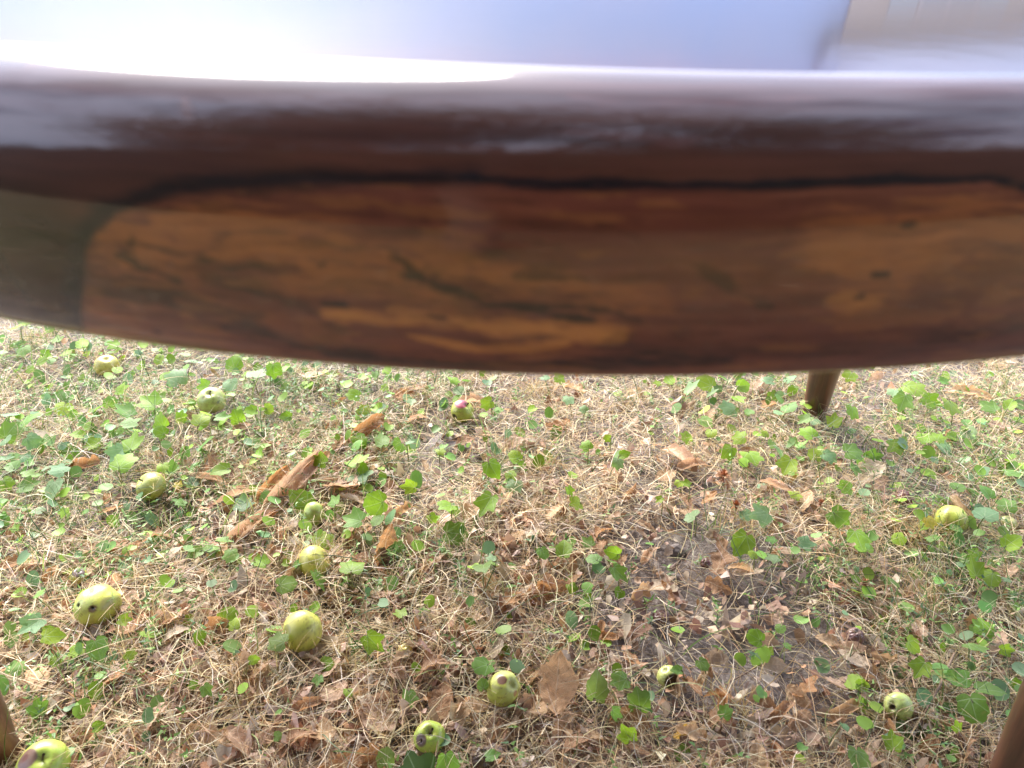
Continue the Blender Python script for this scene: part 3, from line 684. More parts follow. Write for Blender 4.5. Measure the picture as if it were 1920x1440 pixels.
# ------------------------------------------------------------------ ivy: each sprig a root with leaf and stem
def ivy_leaf_mesh(k):
    rs = np.random.default_rng(100 + k)
    na, nr = 48, 7; a = np.linspace(-math.pi, math.pi, na, endpoint=False)      # 0 = tip direction (+y)
    form = [((0, 24, 52, 84, 116, 150, 168, 180), (1.0, .66, .90, .60, .72, .66, .52, .36)),        # five lobes
            ((0, 30, 60, 100, 135, 160, 180), (1.05, .62, .86, .54, .68, .60, .38)),                # three lobes
            ((0, 24, 60, 100, 140, 163, 180), (1.0, .74, .66, .60, .68, .60, .38)),                 # heart shaped
            ((0, 30, 60, 100, 140, 166, 180), (.74, .72, .66, .64, .70, .64, .40))][[0, 1, 2, 1, 3, 0, 3, 2][k % 8]]
    ad = np.abs(np.degrees(a)); env = np.interp(ad, *form) * (1 + .07 * np.sin(a + rs.uniform(0, 6)))
    env = env * (1 + .03 * np.sin(a * 13 + k)) * (1 + .05 * np.sin(a * 7 + rs.random() * 6))
    t = np.linspace(0, 1, nr + 1)[1:]
    Rr = env[None] * t[:, None]; A = np.broadcast_to(a, Rr.shape)
    x = (Rr * np.sin(A)).ravel(); y = (Rr * np.cos(A)).ravel()
    x = np.append(x, 0); y = np.append(y, 0)
    fold = rs.uniform(-.1, .45); bend = rs.uniform(-.45, .15)
    z = fold * np.abs(x) ** 1.3 * .6 + bend * (y - .1) ** 2 * .6 + .05 * np.sin(x * 3.5 + k) * np.cos(y * 3 + k * 2)
    V = np.stack([x, y, z], -1); c = len(V) - 1
    F = []
    for i in range(nr - 1):
        for j in range(na): F.append((i * na + j, i * na + (j + 1) % na, (i + 1) * na + (j + 1) % na, (i + 1) * na + j))
    T = [(c, (j + 1) % na, j) for j in range(na)]
    me = bpy.data.meshes.new('ivy_leaf'); me.from_pydata(V.tolist(), [], F + T); me.update()
    u = me.uv_layers.new(name='UVMap')
    for lp in me.loops: u.data[lp.index].uv = (V[lp.vertex_index, 0], V[lp.vertex_index, 1] + .40)
    me.polygons.foreach_set('use_smooth', np.full(len(me.polygons), True)); me.materials.append(M_IVY)
    return me
IVY = [ivy_leaf_mesh(k) for k in range(8)]
IC = {'L': ('lime green', (.27, .42, .03)), 'G': ('mid green', (.17, .32, .06)), 'B': ('bluish green', (.22, .36, .18)),
      'Y': ('yellow', (.60, .50, .06)), 'D': ('dark green', (.035, .10, .035)), 'P': ('pale veined green', (.28, .36, .10))}
def sprig(px, py, w, c, shape=None, yaw=None, tilt=None, h=None, label=None):
    k = shape if shape is not None else random.choice((0, 0, 1, 1, 2, 3, 4, 5, 6, 7))
    big = px_size(px, py, w); h = h if h is not None else min(.07, random.uniform(.018, .045) + big * .12)
    x, y = ground_xy(px, py, h); g = hz(x, y); x, y = ground_xy(px, py, h + g)
    root = link('ivy_sprig', None); ox, oy = random.uniform(-.015, .015), random.uniform(-.012, .012)
    root.location = (x + ox, y + oy, g)
    size = big * .66 * random.uniform(.95, 1.1)
    yaw = yaw if yaw is not None else random.uniform(0, 360)
    tl = tilt if tilt is not None else (random.gauss(8, 20) if c != 'L' else random.gauss(22, 16))
    lf = link('leaf', IVY[k], root); lf.location = (-ox, -oy, h)
    # tilt about the world x axis (towards the camera), then a random yaw inside
    Mx = Matrix.Rotation(R(tl), 3, 'X') @ Matrix.Rotation(R(random.gauss(0, 16)), 3, 'Y') @ Matrix.Rotation(R(yaw), 3, 'Z')
    cen = Mx @ Vector((0, .15, 0)) * size
    lf.location = lf.location - cen; lf.rotation_euler = Mx.to_euler(); lf.scale = (size, size, size)
    name, colr_ = IC[c]; j = math.exp(random.gauss(0, .14)); lf.color = (colr_[0] * j * random.uniform(.85, 1.2), colr_[1] * j, colr_[2] * j, 1)
    e = Vector(lf.location) + (Mx @ Vector((0, -.37, -.01))) * size
    link('stem', tube('stem', [(0, 0, -.004), (e.x * .3, e.y * .3, e.z * .55), (e.x * .85, e.y * .85, e.z * .96), tuple(e)], [.0010, .0009, .0008, .0007], M_STEM, 5), root)
    tag(root, label, 'ivy', 'ivy leaves sprouting through the grass')
    if not label: defer(root, f'{name} ivy leaf', px, py)
    return root
Z3 = '''120,90,140,L 285,105,110,L 100,195,110,L 465,190,90,L 640,200,80,L 255,250,60,L 370,245,80,L 130,235,90,G 320,170,80,G 890,285,80,L 1065,290,80,B 235,290,70,L
1310,300,110,L 990,375,130,B 1440,365,120,B 1540,345,90,L 1295,430,100,B 1145,435,100,L 280,435,90,L 345,490,100,G 680,450,80,L 620,515,90,G 840,520,130,L 1055,530,70,G
555,555,80,G 700,570,120,G 50,590,100,B 165,615,140,G 355,565,100,L 530,600,80,B 895,635,120,L 1020,605,80,L 1130,615,110,L 1250,605,90,G 1415,570,80,L 1330,600,90,L
1515,560,80,L 1610,605,70,L 60,680,130,G 895,685,90,L 730,640,100,G 440,705,80,L 490,655,70,L 630,700,60,G 30,740,90,B 1440,755,90,G 1160,745,130,G 745,750,140,L
180,745,100,B 265,740,90,G 520,760,90,L 665,815,130,B 700,850,140,L 430,810,60,G 30,835,90,B 150,835,80,B 1040,805,80,G 1245,905,110,L 915,890,70,L 1425,855,50,L
70,880,100,G 330,900,110,B 175,930,110,G 35,985,90,L 155,990,120,G 300,1015,130,B 270,1075,70,G 1000,990,60,Y 1080,970,90,B 1015,1085,80,G 210,1130,80,B 360,1140,60,L
1370,1100,130,D 1690,1070,150,L 1800,850,100,L 1880,1080,90,G 85,1230,60,L 1820,1300,130,L 1100,1370,100,G 1190,1345,100,G 1290,1385,90,G 1260,1300,90,G 1470,1420,90,L 700,1360,50,L'''
Z4 = '''65,300,90,L 190,190,60,G 130,385,80,L 105,565,110,L 230,555,100,G 90,670,150,L 320,585,100,L 385,570,50,B 635,220,80,L 655,272,80,B 240,262,50,L 610,300,50,L
395,340,60,B 815,352,80,L 1075,380,60,L 1275,330,80,B 1360,380,60,B 1150,205,70,B 1230,210,80,L 1850,215,80,L 1780,235,50,L 560,620,60,L 970,640,90,L 850,715,110,L 1015,695,50,L
955,760,80,L 970,815,100,B 100,755,170,B 380,820,90,L 820,915,140,L 590,925,110,L 640,950,60,L 180,920,150,L 70,1000,130,G 200,1010,90,G 515,995,70,L 645,1080,150,G
1495,545,50,L 1375,585,80,L 1590,635,60,L 1555,690,80,B 1300,750,70,L 1285,840,60,L 1320,910,100,L 1900,800,60,L 1790,890,50,L 1140,1195,80,G 1250,1170,110,L 1385,1130,80,G
1530,1190,100,L 1410,1220,100,G 1520,1240,80,G 1560,1300,110,G 800,1265,130,G 845,1220,60,B 60,1260,150,L 320,1150,70,G 1300,1390,70,L'''
Z5 = '''120,230,120,L 50,260,100,B 165,290,80,B 225,205,70,G 340,250,90,L 480,220,80,B 610,205,80,B 315,325,80,L 255,375,110,B 375,395,70,G 520,310,80,L 600,375,110,G 540,400,80,B
690,440,90,G 940,195,90,L 1305,265,140,L 1395,335,120,L 1240,340,120,G 1190,285,80,B 1465,225,60,G 1510,365,130,L 1730,370,90,G 1840,355,90,L 955,400,90,L 850,445,90,L
130,455,90,G 160,520,80,L 20,540,80,L 315,540,90,L 250,625,100,L 390,650,130,L 545,635,110,B 460,515,60,L 500,580,70,G 620,560,60,B 700,510,100,L 740,630,90,L 830,650,90,B
965,620,120,G 970,720,80,G 1070,650,100,G 1200,590,110,L 1350,545,100,L 1440,540,90,L 1520,535,80,L 1610,515,100,B 1470,600,110,B 1700,580,100,B 590,700,120,L 610,735,90,G
635,865,90,L 445,975,130,B 915,820,90,L 885,990,120,G 985,1105,140,L 330,1140,160,L 390,1195,60,L 50,980,110,B 20,800,60,L 1550,810,90,G 1710,850,90,G 1820,915,110,G
1700,960,140,B 1410,1105,90,G 1390,1020,80,Y 500,1115,60,G 690,1135,100,B 510,1220,80,B 975,1280,40,B 970,1335,70,L 1640,1195,80,L 1850,1130,120,L 1640,1275,110,L
1740,1340,110,L 1820,1340,60,B 1860,740,100,G'''
Z6 = '''90,155,0,G 220,460,80,G 180,635,130,B 300,700,120,L 60,720,90,G 700,605,80,L 550,775,140,G 425,780,90,L 735,800,80,L 95,875,100,G 305,840,70,L 215,1105,110,G
550,1205,80,L 1620,400,120,G 1790,380,120,G 1560,725,120,P 1840,860,120,L 1790,945,70,G 1290,575,120,L 1320,625,80,L 1090,970,60,L 1165,1000,80,G 1565,1260,70,G 1430,832,70,L'''
Z7 = '''785,870,140,G 790,965,80,L 385,1045,110,G 180,730,140,L 1565,950,120,G 1545,1130,80,G 1380,515,90,G 1605,1250,130,L 850,1370,90,G 1890,890,70,G 330,570,80,L 40,1020,70,L 740,410,30,G'''
Z8 = '''400,700,110,L 480,780,70,L 550,660,70,G 590,755,50,G 120,860,80,G 1295,755,120,L 1340,880,120,L 1540,930,130,G 1720,1000,150,G 1640,1120,180,G 1650,760,120,G 1690,640,120,L
1820,775,80,L 1010,975,80,L 1020,1090,110,L 240,1120,90,G 910,1205,70,B 1180,1290,110,L 1545,1210,70,L 990,1400,160,G 1440,910,80,P'''
for txt, ox, oy in ((Z3, 0, 580), (Z4, 640, 640), (Z5, 1280, 640), (Z6, 0, 960), (Z7, 640, 960), (Z8, 1280, 960)):
    for it in txt.split():
        a, b, w, c = it.split(',')
        if float(w) < 40: continue
        sprig(ox + float(a) / 3, oy + float(b) / 3, float(w) / 3 * .95, c)
sprig(1118, 1289, 50, 'P', 2, -10, 35, .035, 'large pale ivy leaf with bright veins, right of the big upright dead leaf')
sprig(1198, 1312, 48, 'G', 0, 5, 40, .03, 'pointed ivy leaf with clear white veins, left of the hollowed apple')
sprig(782, 1452, 84, 'D', 5, 30, 25, .04, 'large dark veined ivy leaf at the bottom edge under the rot-spotted apple')
sprig(838, 1432, 44, 'G', 3, 190, 45, .035, 'mid green ivy leaf bent upright against the rot-spotted apple')
sprig(722, 1418, 40, 'P', 6, 0, 35, .03, 'round pale ivy leaf left of the big dark ivy leaf')

n = 1600; P = sample(n, lambda x, y: .010 + .98 * green(x, y)); m = 12; a = np.linspace(0, 2 * math.pi, m, endpoint=False) + math.pi / 12
ad = np.degrees(np.abs(np.arctan2(np.sin(a), np.cos(a)))); env = np.interp(ad, (0, 28, 58, 90, 120, 150, 180), (1, .68, .84, .62, .66, .52, .2))
sz = rng.uniform(.006, .0155, n)[:, None]; yw = rng.uniform(0, 6.283, n)[:, None]; h = rng.uniform(.008, .032, n)
lx, ly = env * np.sin(a) * sz, env * np.cos(a) * sz; lz = np.abs(lx) * rng.uniform(-.2, .6, (n, 1))
x1, y1 = lx * np.cos(yw) - ly * np.sin(yw), lx * np.sin(yw) + ly * np.cos(yw)
lz = lz + x1 * rng.normal(0, .35, (n, 1)) + y1 * rng.normal(.2, .4, (n, 1)); z0 = height(P[:, 0], P[:, 1]) + h
rim_ = np.stack([P[:, :1] + x1, P[:, 1:] + y1, z0[:, None] + lz], -1); V = np.concatenate([np.column_stack([P, z0])[:, None], rim_], 1).reshape(-1, 3)
b = (np.arange(n) * (m + 1))[:, None]; k = np.arange(m); F = np.stack([np.broadcast_to(b, (n, m)), b + 1 + (k + 1) % m, b + 1 + k], -1).reshape(-1, 3)
Cc = palette(n, [(.24, .40, .03), (.17, .32, .06), (.20, .34, .15)], (4, 3, 2))
V2, F2, C2 = ribbons(P, z0 - h, h, rng.uniform(0, 6.283, n), np.full(n, 1.45), np.zeros(n), np.zeros(n), np.full(n, .0011), palette(n, [(.25, .30, .10)], (1,)), nseg=2)
me1 = mesh_np('ground_ivy', np.concatenate([V, V2]), np.concatenate([F, F2[:, [0, 1, 2]] + len(V), F2[:, [0, 2, 3]] + len(V)]), M_STRAW, np.concatenate([np.repeat(Cc, m + 1, axis=0), C2]))
tag(link('ground_ivy', me1), 'mass of tiny ivy and weed leaves spreading low through the grass', 'ground ivy', kind='stuff')

# ------------------------------------------------------------------ dead leaves
def dry_leaf_mesh(k):
    rs = np.random.default_rng(300 + k); nu, nv_ = 15, 26
    u = np.linspace(-1, 1, nu); v = np.linspace(0, 1, nv_); U, Vv = np.meshgrid(u, v)
    kind = k % 4
    wid = [.24, .30, .36, .20][kind]
    half = wid * np.sin(math.pi * np.clip(Vv, 0, 1) ** [.85, .8, .95, 1.0][kind]) ** .75 + .004
    half = half * (1 + .14 * (vnoise(Vv * 9 + k, np.sign(U) * 3 + k, k) - .5) * 2)
    if k % 5 == 4: half = half * (1 + .45 * np.sin(Vv * 15) * (np.abs(U)))             # lobed
    s = U * half; L_ = Vv - .5
    curl = [.6, 4.2, 1.5, 2.8, .3, 3.6, 2.0, 1.0, 5.0, 1.8, .8, 2.6, 3.2, 1.2, 4.6, .5][k % 16]
    rad = wid / max(curl * .5, .05); ang = s / rad * (1 + .5 * (Vv - .5) * rs.uniform(-1, 1))
    x = rad * np.sin(ang); z = rad * (1 - np.cos(ang))
    bend = rs.uniform(-1.4, 1.0); y = L_.copy(); z = z + bend * (L_ ** 2 - .1) * .5
    x = x + rs.uniform(-.25, .25) * L_ ** 2
    tw = rs.uniform(-1.0, 1.0) * L_; x, z = x * np.cos(tw) - z * np.sin(tw), x * np.sin(tw) + z * np.cos(tw)
    cr = .045 if curl < 3 else .02
    z = z + cr * (fbm(U * 2.2 + k, Vv * 7, k, 3) - .5) * 2 + .02 * np.abs(U) * np.sin(Vv * 38) * (1 if k % 2 else .3)
    x = x + cr * .6 * (fbm(U * 2 + 9, Vv * 6 + k, k + 3, 3) - .5) * 2
    z = z - z.min()
    P = np.stack([x, y, z], -1).reshape(-1, 3); I = np.arange(nu * nv_).reshape(nv_, nu)
    F = np.stack([I[:-1, :-1], I[:-1, 1:], I[1:, 1:], I[1:, :-1]], -1).reshape(-1, 4)
    drop = (np.abs(U[:-1, :-1]) > .72) & (vnoise(Vv[:-1, :-1] * 14 + k, U[:-1, :-1] * 3, k + 40) > .66)   # nibbled margins
    F = F[~drop.ravel()]
    return mesh_np('dry_leaf', P, F, M_DRY, uv=np.stack([U.ravel(), Vv.ravel()], -1))
DRY = [dry_leaf_mesh(k) for k in range(20)]
DC = {'t': ('tan', (.70, .49, .28)), 'p': ('straw-coloured', (.74, .62, .46)), 'o': ('orange-brown', (.56, .30, .13)), 'b': ('brown', (.48, .28, .15)),
      'k': ('pinkish', (.76, .54, .38)), 'd': ('dark brown', (.15, .08, .05))}
CURLY = [1, 3, 5, 8, 11, 12, 14, 17, 19]; FLAT = [0, 2, 4, 7, 9, 10, 13, 15, 16, 18]
def leaf(px, py, w, ang, c, form='c', pitch=None, label=None, h=None, k=None, roll=None, rank=True):
    """ang = direction of the leaf's length in the photograph, degrees anticlockwise from pointing right"""
    size = px_size(px, py, w) * 1.08; hh = h if h is not None else .014 + size * .10
    x, y = ground_xy(px, py, hh); g = hz(x, y)
    kk = k if k is not None else random.choice(CURLY if form == 'c' else FLAT)
    o = link('dry_leaf', DRY[kk]); stretch = 1.0
    yaw = math.atan2(math.sin(R(ang)) * 1.5, math.cos(R(ang)))
    pt = pitch if pitch is not None else random.gauss(8, 9)
    rl = roll if roll is not None else random.gauss(0, 28)
    Mx = Matrix.Rotation(yaw - math.pi / 2, 3, 'Z') @ Matrix.Rotation(R(pt), 3, 'X') @ Matrix.Rotation(R(rl), 3, 'Y')
    o.rotation_euler = Mx.to_euler(); o.scale = (size, size, size)
    o.location = (x, y, g + hh - size * .06)
    name, cc_ = DC[c]; j = math.exp(random.gauss(0, .13)); o.color = (cc_[0] * j, cc_[1] * j, cc_[2] * j, 1)
    tag(o, label, 'dead leaf', 'dead leaves lying on the grass')
    if not label: defer(o, ('curled ' if form == 'c' else 'open ') + name + ' dead leaf', px, py)
    return o
def thin(o, f): o.scale = (o.scale[0] * f * 1.1, o.scale[1] * 1.12, o.scale[2] * (f + .15)); return o
thin(leaf(545, 892, 140, 47, 'k', 'c', 14, 'longest dead leaf, rolled lengthwise, left of the small twig', .034, 3, 55), .72)
thin(leaf(586, 866, 62, 30, 'o', 'c', 16, 'orange rolled dead leaf at the far end of the longest rolled leaf', .034, 1, 60), .8)
thin(leaf(508, 900, 88, 52, 'o', 'c', 12, 'orange rolled dead leaf tucked behind the longest rolled leaf', .026, 3, 40), .7)
thin(leaf(448, 925, 84, 16, 'k', 'c', 6, 'pinkish rolled dead leaf low at the left end of the leaf cluster', .018, 12), .75)
thin(leaf(470, 985, 104, 38, 'k', 'c', 8, 'rolled pinkish dead leaf in front of the cluster beside the twig', .02, 1), .6)
thin(leaf(500, 972, 66, 46, 'o', 'c', 14, 'orange brown rolled dead leaf between twig and cluster', .018, 8), .6)
thin(leaf(566, 912, 84, 30, 't', 'f', 5, 'tan folded dead leaf under the twig cluster', .014, 9), .6)
thin(leaf(600, 905, 60, 12, 'k', 'c', 5, 'short pinkish dead leaf curled beside the root of the twig', .014, 17), .6)
leaf(638, 906, 82, -15, 'k', 'f', 15, 'broad pinkish tan dead leaf right of the leaf cluster', .025, 2, -20)
leaf(1045, 1277, 98, 78, 'p', 'f', 30, 'big upright oval dead leaf with clear side veins right of the lumpy apple', .04, 10, 0).color = (.98, .64, .36, 1)
leaf(718, 1018, 76, 62, 'o', 'c', 40, 'glossy orange brown dead leaf standing up on edge in the middle left', .03, 13, 60)
leaf(1352, 1043, 76, 60, 'b', 'f', 15, 'brown lobed dead leaf resting beside the dark red berry', .02, 14 if False else 4)
leaf(1275, 852, 78, -35, 'k', 'c', 6, 'long pinkish rolled dead leaf lying behind the bare hollow', .02, 12)
for t in '''690,795,84,35,o,c 635,835,56,50,k,c 1046,796,44,10,o,f 1076,722,60,-38,t,c 1300,870,56,5,k,c 1818,738,78,-8,t,c 1332,778,44,70,k,c 884,752,62,15,k,c 900,765,40,0,k,c
1458,912,62,-20,k,c 1510,935,66,60,t,f 1335,1000,40,30,p,f 1402,1070,56,5,p,f 1350,1092,52,-30,b,f 1222,1039,46,30,k,c 930,1218,44,70,p,f 966,1246,40,-40,k,f 828,1312,66,85,b,f
708,1345,76,-25,k,f 574,1322,66,20,b,c 520,1356,54,0,t,f 312,1164,96,10,k,f 330,1190,50,20,p,f 94,1076,44,80,o,c 72,1272,66,-50,t,f 214,1270,62,20,o,f 392,1372,84,-10,t,f
450,1395,92,-25,k,c 318,1402,74,-20,k,f 288,1350,70,45,k,f 890,1322,54,-15,t,f 200,932,44,-60,o,c 206,952,40,20,o,f 392,891,60,-5,k,c 150,868,66,10,b,c 385,862,40,70,t,c
1110,1382,54,-30,t,f 1062,1350,40,20,t,f 1130,1290,40,60,o,c 1190,1402,60,-30,b,f 1460,1160,44,60,k,f 1440,1195,40,-10,k,f 1592,1212,56,-10,k,f 1602,1232,60,-35,p,f
1588,1330,66,10,t,c 1512,1290,62,25,o,f 1500,1305,50,-45,t,f 1572,1282,50,-15,k,f 1465,1338,60,20,b,c 1296,1292,60,-50,b,c 1352,1315,52,80,o,c 1350,1350,60,20,b,f
1450,1243,56,-15,p,f 1345,1230,40,-10,p,f 1722,1178,48,80,k,f 1862,1200,60,30,k,f 1800,1395,60,60,b,f 1740,1390,50,20,o,f 1345,1310,50,0,o,c 960,1355,60,50,t,c 935,1375,70,55,b,c
1100,1265,50,30,k,f 1060,1220,36,30,t,f 810,1255,70,10,b,f 820,1240,50,60,b,f 900,1240,50,-10,t,f 1020,1095,60,60,o,f 1010,1110,56,10,o,f 985,1110,50,30,p,f 960,1125,54,10,o,f
1045,1100,48,30,b,f 1080,1090,44,40,o,f 1200,1100,50,30,t,f 1230,1102,50,10,p,f 1140,1195,44,-20,o,c 1125,1180,38,60,o,c 1210,1173,40,70,k,f 1330,935,36,20,o,f
745,1255,50,-30,k,f 750,1235,56,20,p,c 870,1340,44,40,t,f 940,1330,40,10,p,f 1010,1330,60,30,t,f 1080,1400,60,20,b,f 670,1300,40,20,t,c 600,1370,60,0,t,f 560,1395,70,25,b,f
640,1430,90,5,o,f 690,1425,80,10,o,f 1180,1355,70,-5,o,f 1170,1345,60,20,b,f 1060,1375,50,-50,t,c 400,1180,60,20,o,f 410,1170,44,50,b,f 610,1250,60,15,k,f 590,1240,50,-20,p,f
540,1210,44,40,b,f 60,1060,50,10,k,f 20,1055,40,20,o,f 55,1090,44,30,o,f 215,1020,50,10,b,f 235,1030,60,30,o,f 160,1030,40,20,t,f 340,1005,50,20,k,f 660,935,60,-20,p,c
750,960,50,30,t,c 690,890,40,40,t,c 870,830,40,20,b,f 960,835,48,30,k,f 1130,1000,46,20,o,f 1040,960,44,40,t,f 1000,1000,40,0,p,f 1160,1050,44,30,b,f 1290,960,48,10,t,f
1180,920,46,40,o,c 1250,880,40,10,t,f 1400,850,40,20,b,f 1420,720,50,30,k,f 1440,758,36,30,o,f 1560,870,44,20,b,f 1630,880,60,15,p,f 1650,905,44,30,k,f 1660,975,44,20,k,c
1800,950,66,95,t,c 1880,800,60,-20,k,f 1900,1070,44,30,k,f 1850,1075,50,-20,k,f 1780,1180,40,20,p,f 1640,1075,44,0,p,f 1720,1000,40,20,t,f 780,785,44,10,o,f 760,740,46,30,o,f
780,730,40,10,b,f 870,770,36,40,k,f 590,700,48,0,k,f 1640,700,48,20,k,f 450,800,40,20,b,f 120,870,50,-20,o,f 290,1000,50,10,b,f 520,1040,44,30,b,f 720,1110,46,10,k,f
790,1090,44,20,p,f 800,1060,44,40,t,c 675,1055,44,60,k,f 670,1000,60,20,p,f 880,960,44,60,t,f 940,940,50,20,t,f'''.split():
    a, b, w, an, c, f = t.split(','); leaf(float(a), float(b), float(w), float(an), c, f)
NLIST = len([p for p in pending])
taken = [(p[2], p[3]) for p in pending]
cnt = 0
while cnt < 75:
    px, py = random.uniform(20, 1900), 1440 - 700 * random.random() ** 1.0
    x, y = ground_xy(px, py)
    if py < 720 or random.random() > float(crumb(np.array([x]), np.array([y]))[0]) : continue
    leaf(px, py, random.uniform(22, 38) * (1 + (py - 720) / 1100), random.uniform(0, 180), random.choice('ttpkkobbd'), random.choice('fffc')); cnt += 1
flush()

# ------------------------------------------------------------------ small single things
# twig with the dead leaf cluster
tw = tag(link('twig', tube('twig', [ground_xy(660, 905, .02) + (.022,), ground_xy(600, 915, .03) + (.028,), ground_xy(555, 935, .02) + (.024,), ground_xy(500, 935, .02) + (.022,)], [.0016, .0018, .002, .001], M_TWIG)),
         'pale thin twig running through the cluster of rolled dead leaves', 'twig')
tb = link('side_shoot', tube('side_shoot', [ground_xy(555, 935, .02) + (.024,), ground_xy(520, 960, .015) + (.018,), ground_xy(470, 1000, .01) + (.012,)], [.0016, .0013, .0007], M_TWIG), tw)
def stick(pts, r, label, cols=M_TWIG, name='twig'):
    P = [ground_xy(a, b, z) + (z + hz(*ground_xy(a, b, z)),) for a, b, z in pts]
    return tag(link(name, tube(name, P, [r * (1 - .5 * i / len(P)) for i in range(len(P))], cols)), label, 'twig')
stick([(870, 1080, .010), (820, 1088, .013), (770, 1100, .012), (755, 1106, .008)], .0022, 'short dark grey brown twig lying flat in the straw near the middle')
stick([(1370, 1280, .008), (1400, 1262, .01), (1425, 1245, .012)], .0012, 'short pinkish bare twig on the dark soil patch')
stick([(1720, 1255, .012), (1690, 1285, .02), (1660, 1300, .02)], .0014, 'thin pale twig left of the long arched straw at right')
stick([(1790, 1225, .02), (1760, 1290, .03), (1730, 1345, .012)], .0016, 'straight golden stalk leaning behind the split pale apple')
# stones
def stone(px, py, w, label, sq=.45):
    r = px_size(px, py, w) / 2; x, y = ground_xy(px, py)
    nu, nv_ = 28, 18; th = np.linspace(0, math.pi, nv_); ph = np.linspace(0, 2 * math.pi, nu, endpoint=False); T, Pp = np.meshgrid(th, ph, indexing='ij')
    dx, dy, dz = np.sin(T) * np.cos(Pp), np.sin(T) * np.sin(Pp), np.cos(T)
    rr = r * (.8 + .5 * fbm(dx * 1.7 + px, dy * 1.7 + dz, int(px) % 97, 3)); I = np.arange(nu * nv_).reshape(nv_, nu); J = np.roll(I, -1, axis=1)
    o = link('stone', mesh_np('stone', np.stack([dx * rr, dy * rr * .8, dz * rr * sq], -1).reshape(-1, 3), np.stack([I[:-1], I[1:], J[1:], J[:-1]], -1).reshape(-1, 4), M_STONE))
    o.location = (x, y, hz(x, y) - .004); tag(o, label, 'stone')
stone(850, 832, 95, 'flat grey pink stone half covered by straw in the middle of the lawn', .28)
stone(1268, 1030, 34, 'small bluish white stone at the top of the bare soil patch', .6)
stone(1262, 1078, 30, 'small grey stone below the bluish white stone', .5)
stone(1030, 786, 40, 'dark mottled flat stone left of the small orange arched leaf', .4)
stone(1725, 795, 66, 'flat dark grey stone behind the ivy at the far right', .3)
stone(1158, 1098, 22, 'small round brown stone beside the pale green ivy', .8)
# dry flower heads
M_FLOWER = m_plain('dry_petals', (.46, .20, .09), .8, 200, .4, (.2, .07, .03))
def flower(px, py, w, label):
    h = .03; r = px_size(px, py, w) / 2; x, y = ground_xy(px, py, h); g = hz(x, y); root = link('dry_flower', None); root.location = (x, y, g)
    tag(root, label, 'dry flower', 'dry orange brown flower heads')
    V, F = [], []
    for i in range(70):
        u_ = random.uniform(-.5, 1); a = random.uniform(0, 6.283); d = Vector((math.sqrt(1 - u_ * u_) * math.cos(a), math.sqrt(1 - u_ * u_) * math.sin(a), u_)); s_ = d.cross(Vector((.3, .5, .8))).normalized() * r * .13
        b_ = len(V); c_ = Vector((0, 0, h)); V += [c_ + d * r * .2 - s_, c_ + d * r * .2 + s_, c_ + d * r * random.uniform(.8, 1.1) + s_ * .6, c_ + d * r * random.uniform(.8, 1.1) - s_ * .6]; F.append((b_, b_ + 1, b_ + 2, b_ + 3))
    link('petals', mesh_np('petals', [tuple(v) for v in V], F, M_FLOWER, smooth=False), root)
    link('stem', tube('stem', [(.004, 0, -.003), (.002, .001, h * .5), (0, 0, h)], .0009, M_STEM), root)
flower(1355, 895, 26, 'dry orange brown flower head, farthest of the small group, behind the round lime ivy leaf')
flower(1378, 952, 24, 'dry orange brown flower head just left of the blue green ivy leaf')
flower(1538, 946, 18, 'small dry flower head in straw beneath the pale curled leaf')
flower(1623, 1087, 18, 'reddish dry flower head on a green stalk, nearest of the flower heads')
# yellow petals scrap
leaf(1277, 1376, 34, 30, 'p', 'f', 15, 'small bright yellow scrap of leaf near the bottom middle', .02, 4).color = (.75, .45, .03, 1)

# ------------------------------------------------------------------ apple tree added behind the viewpoint only to darken the table edge reflection
tree = tag(link('added_apple_tree', None), 'spreading apple tree with dense crown added unseen behind the viewpoint to darken reflections', 'tree'); tree.location = (-.5, -2.0, 0)
link('trunk', tube('trunk', [(0, 0, -.1), (.03, 0, .6), (-.05, .05, 1.3), (.1, 0, 2.2), (.05, .1, 3.2)], [.17, .13, .12, .09, .04], M_BARK, 14), tree)
for a in range(6):
    t = a * 1.05; link('limb', tube('limb', [(0, 0, 1.2 + a * .13), (.6 * math.cos(t), .6 * math.sin(t), 1.9 + a * .1), (1.5 * math.cos(t), 1.5 * math.sin(t), 2.4 + a * .12)], [.06, .045, .015], M_BARK, 8), tree)
n = 46000; cl = rng.normal(0, 1, (60, 3)); cl /= np.linalg.norm(cl, axis=1)[:, None]; cl *= rng.uniform(.4, 1, (60, 1)) ** .6 * np.array([2.7, 2.1, 1.1]); cl[:, 2] += 3.0
P = cl[rng.integers(0, 60, n)] + rng.normal(0, .28, (n, 3)); a1 = rng.normal(0, 1, (n, 3)); a1 /= np.linalg.norm(a1, axis=1)[:, None]
b1 = np.cross(a1, rng.normal(0, 1, (n, 3))); b1 /= np.linalg.norm(b1, axis=1)[:, None]; sz = rng.uniform(.025, .045, (n, 1))
V = np.stack([P - a1 * sz, P + b1 * sz * .5, P + a1 * sz, P - b1 * sz * .5], 1).reshape(-1, 3)
link('crown', mesh_np('crown', V, np.arange(n * 4).reshape(-1, 4), M_STRAW, np.repeat(palette(n, [(.04, .07, .025), (.06, .10, .03)], (1, 1)), 4, axis=0), smooth=False), tree)

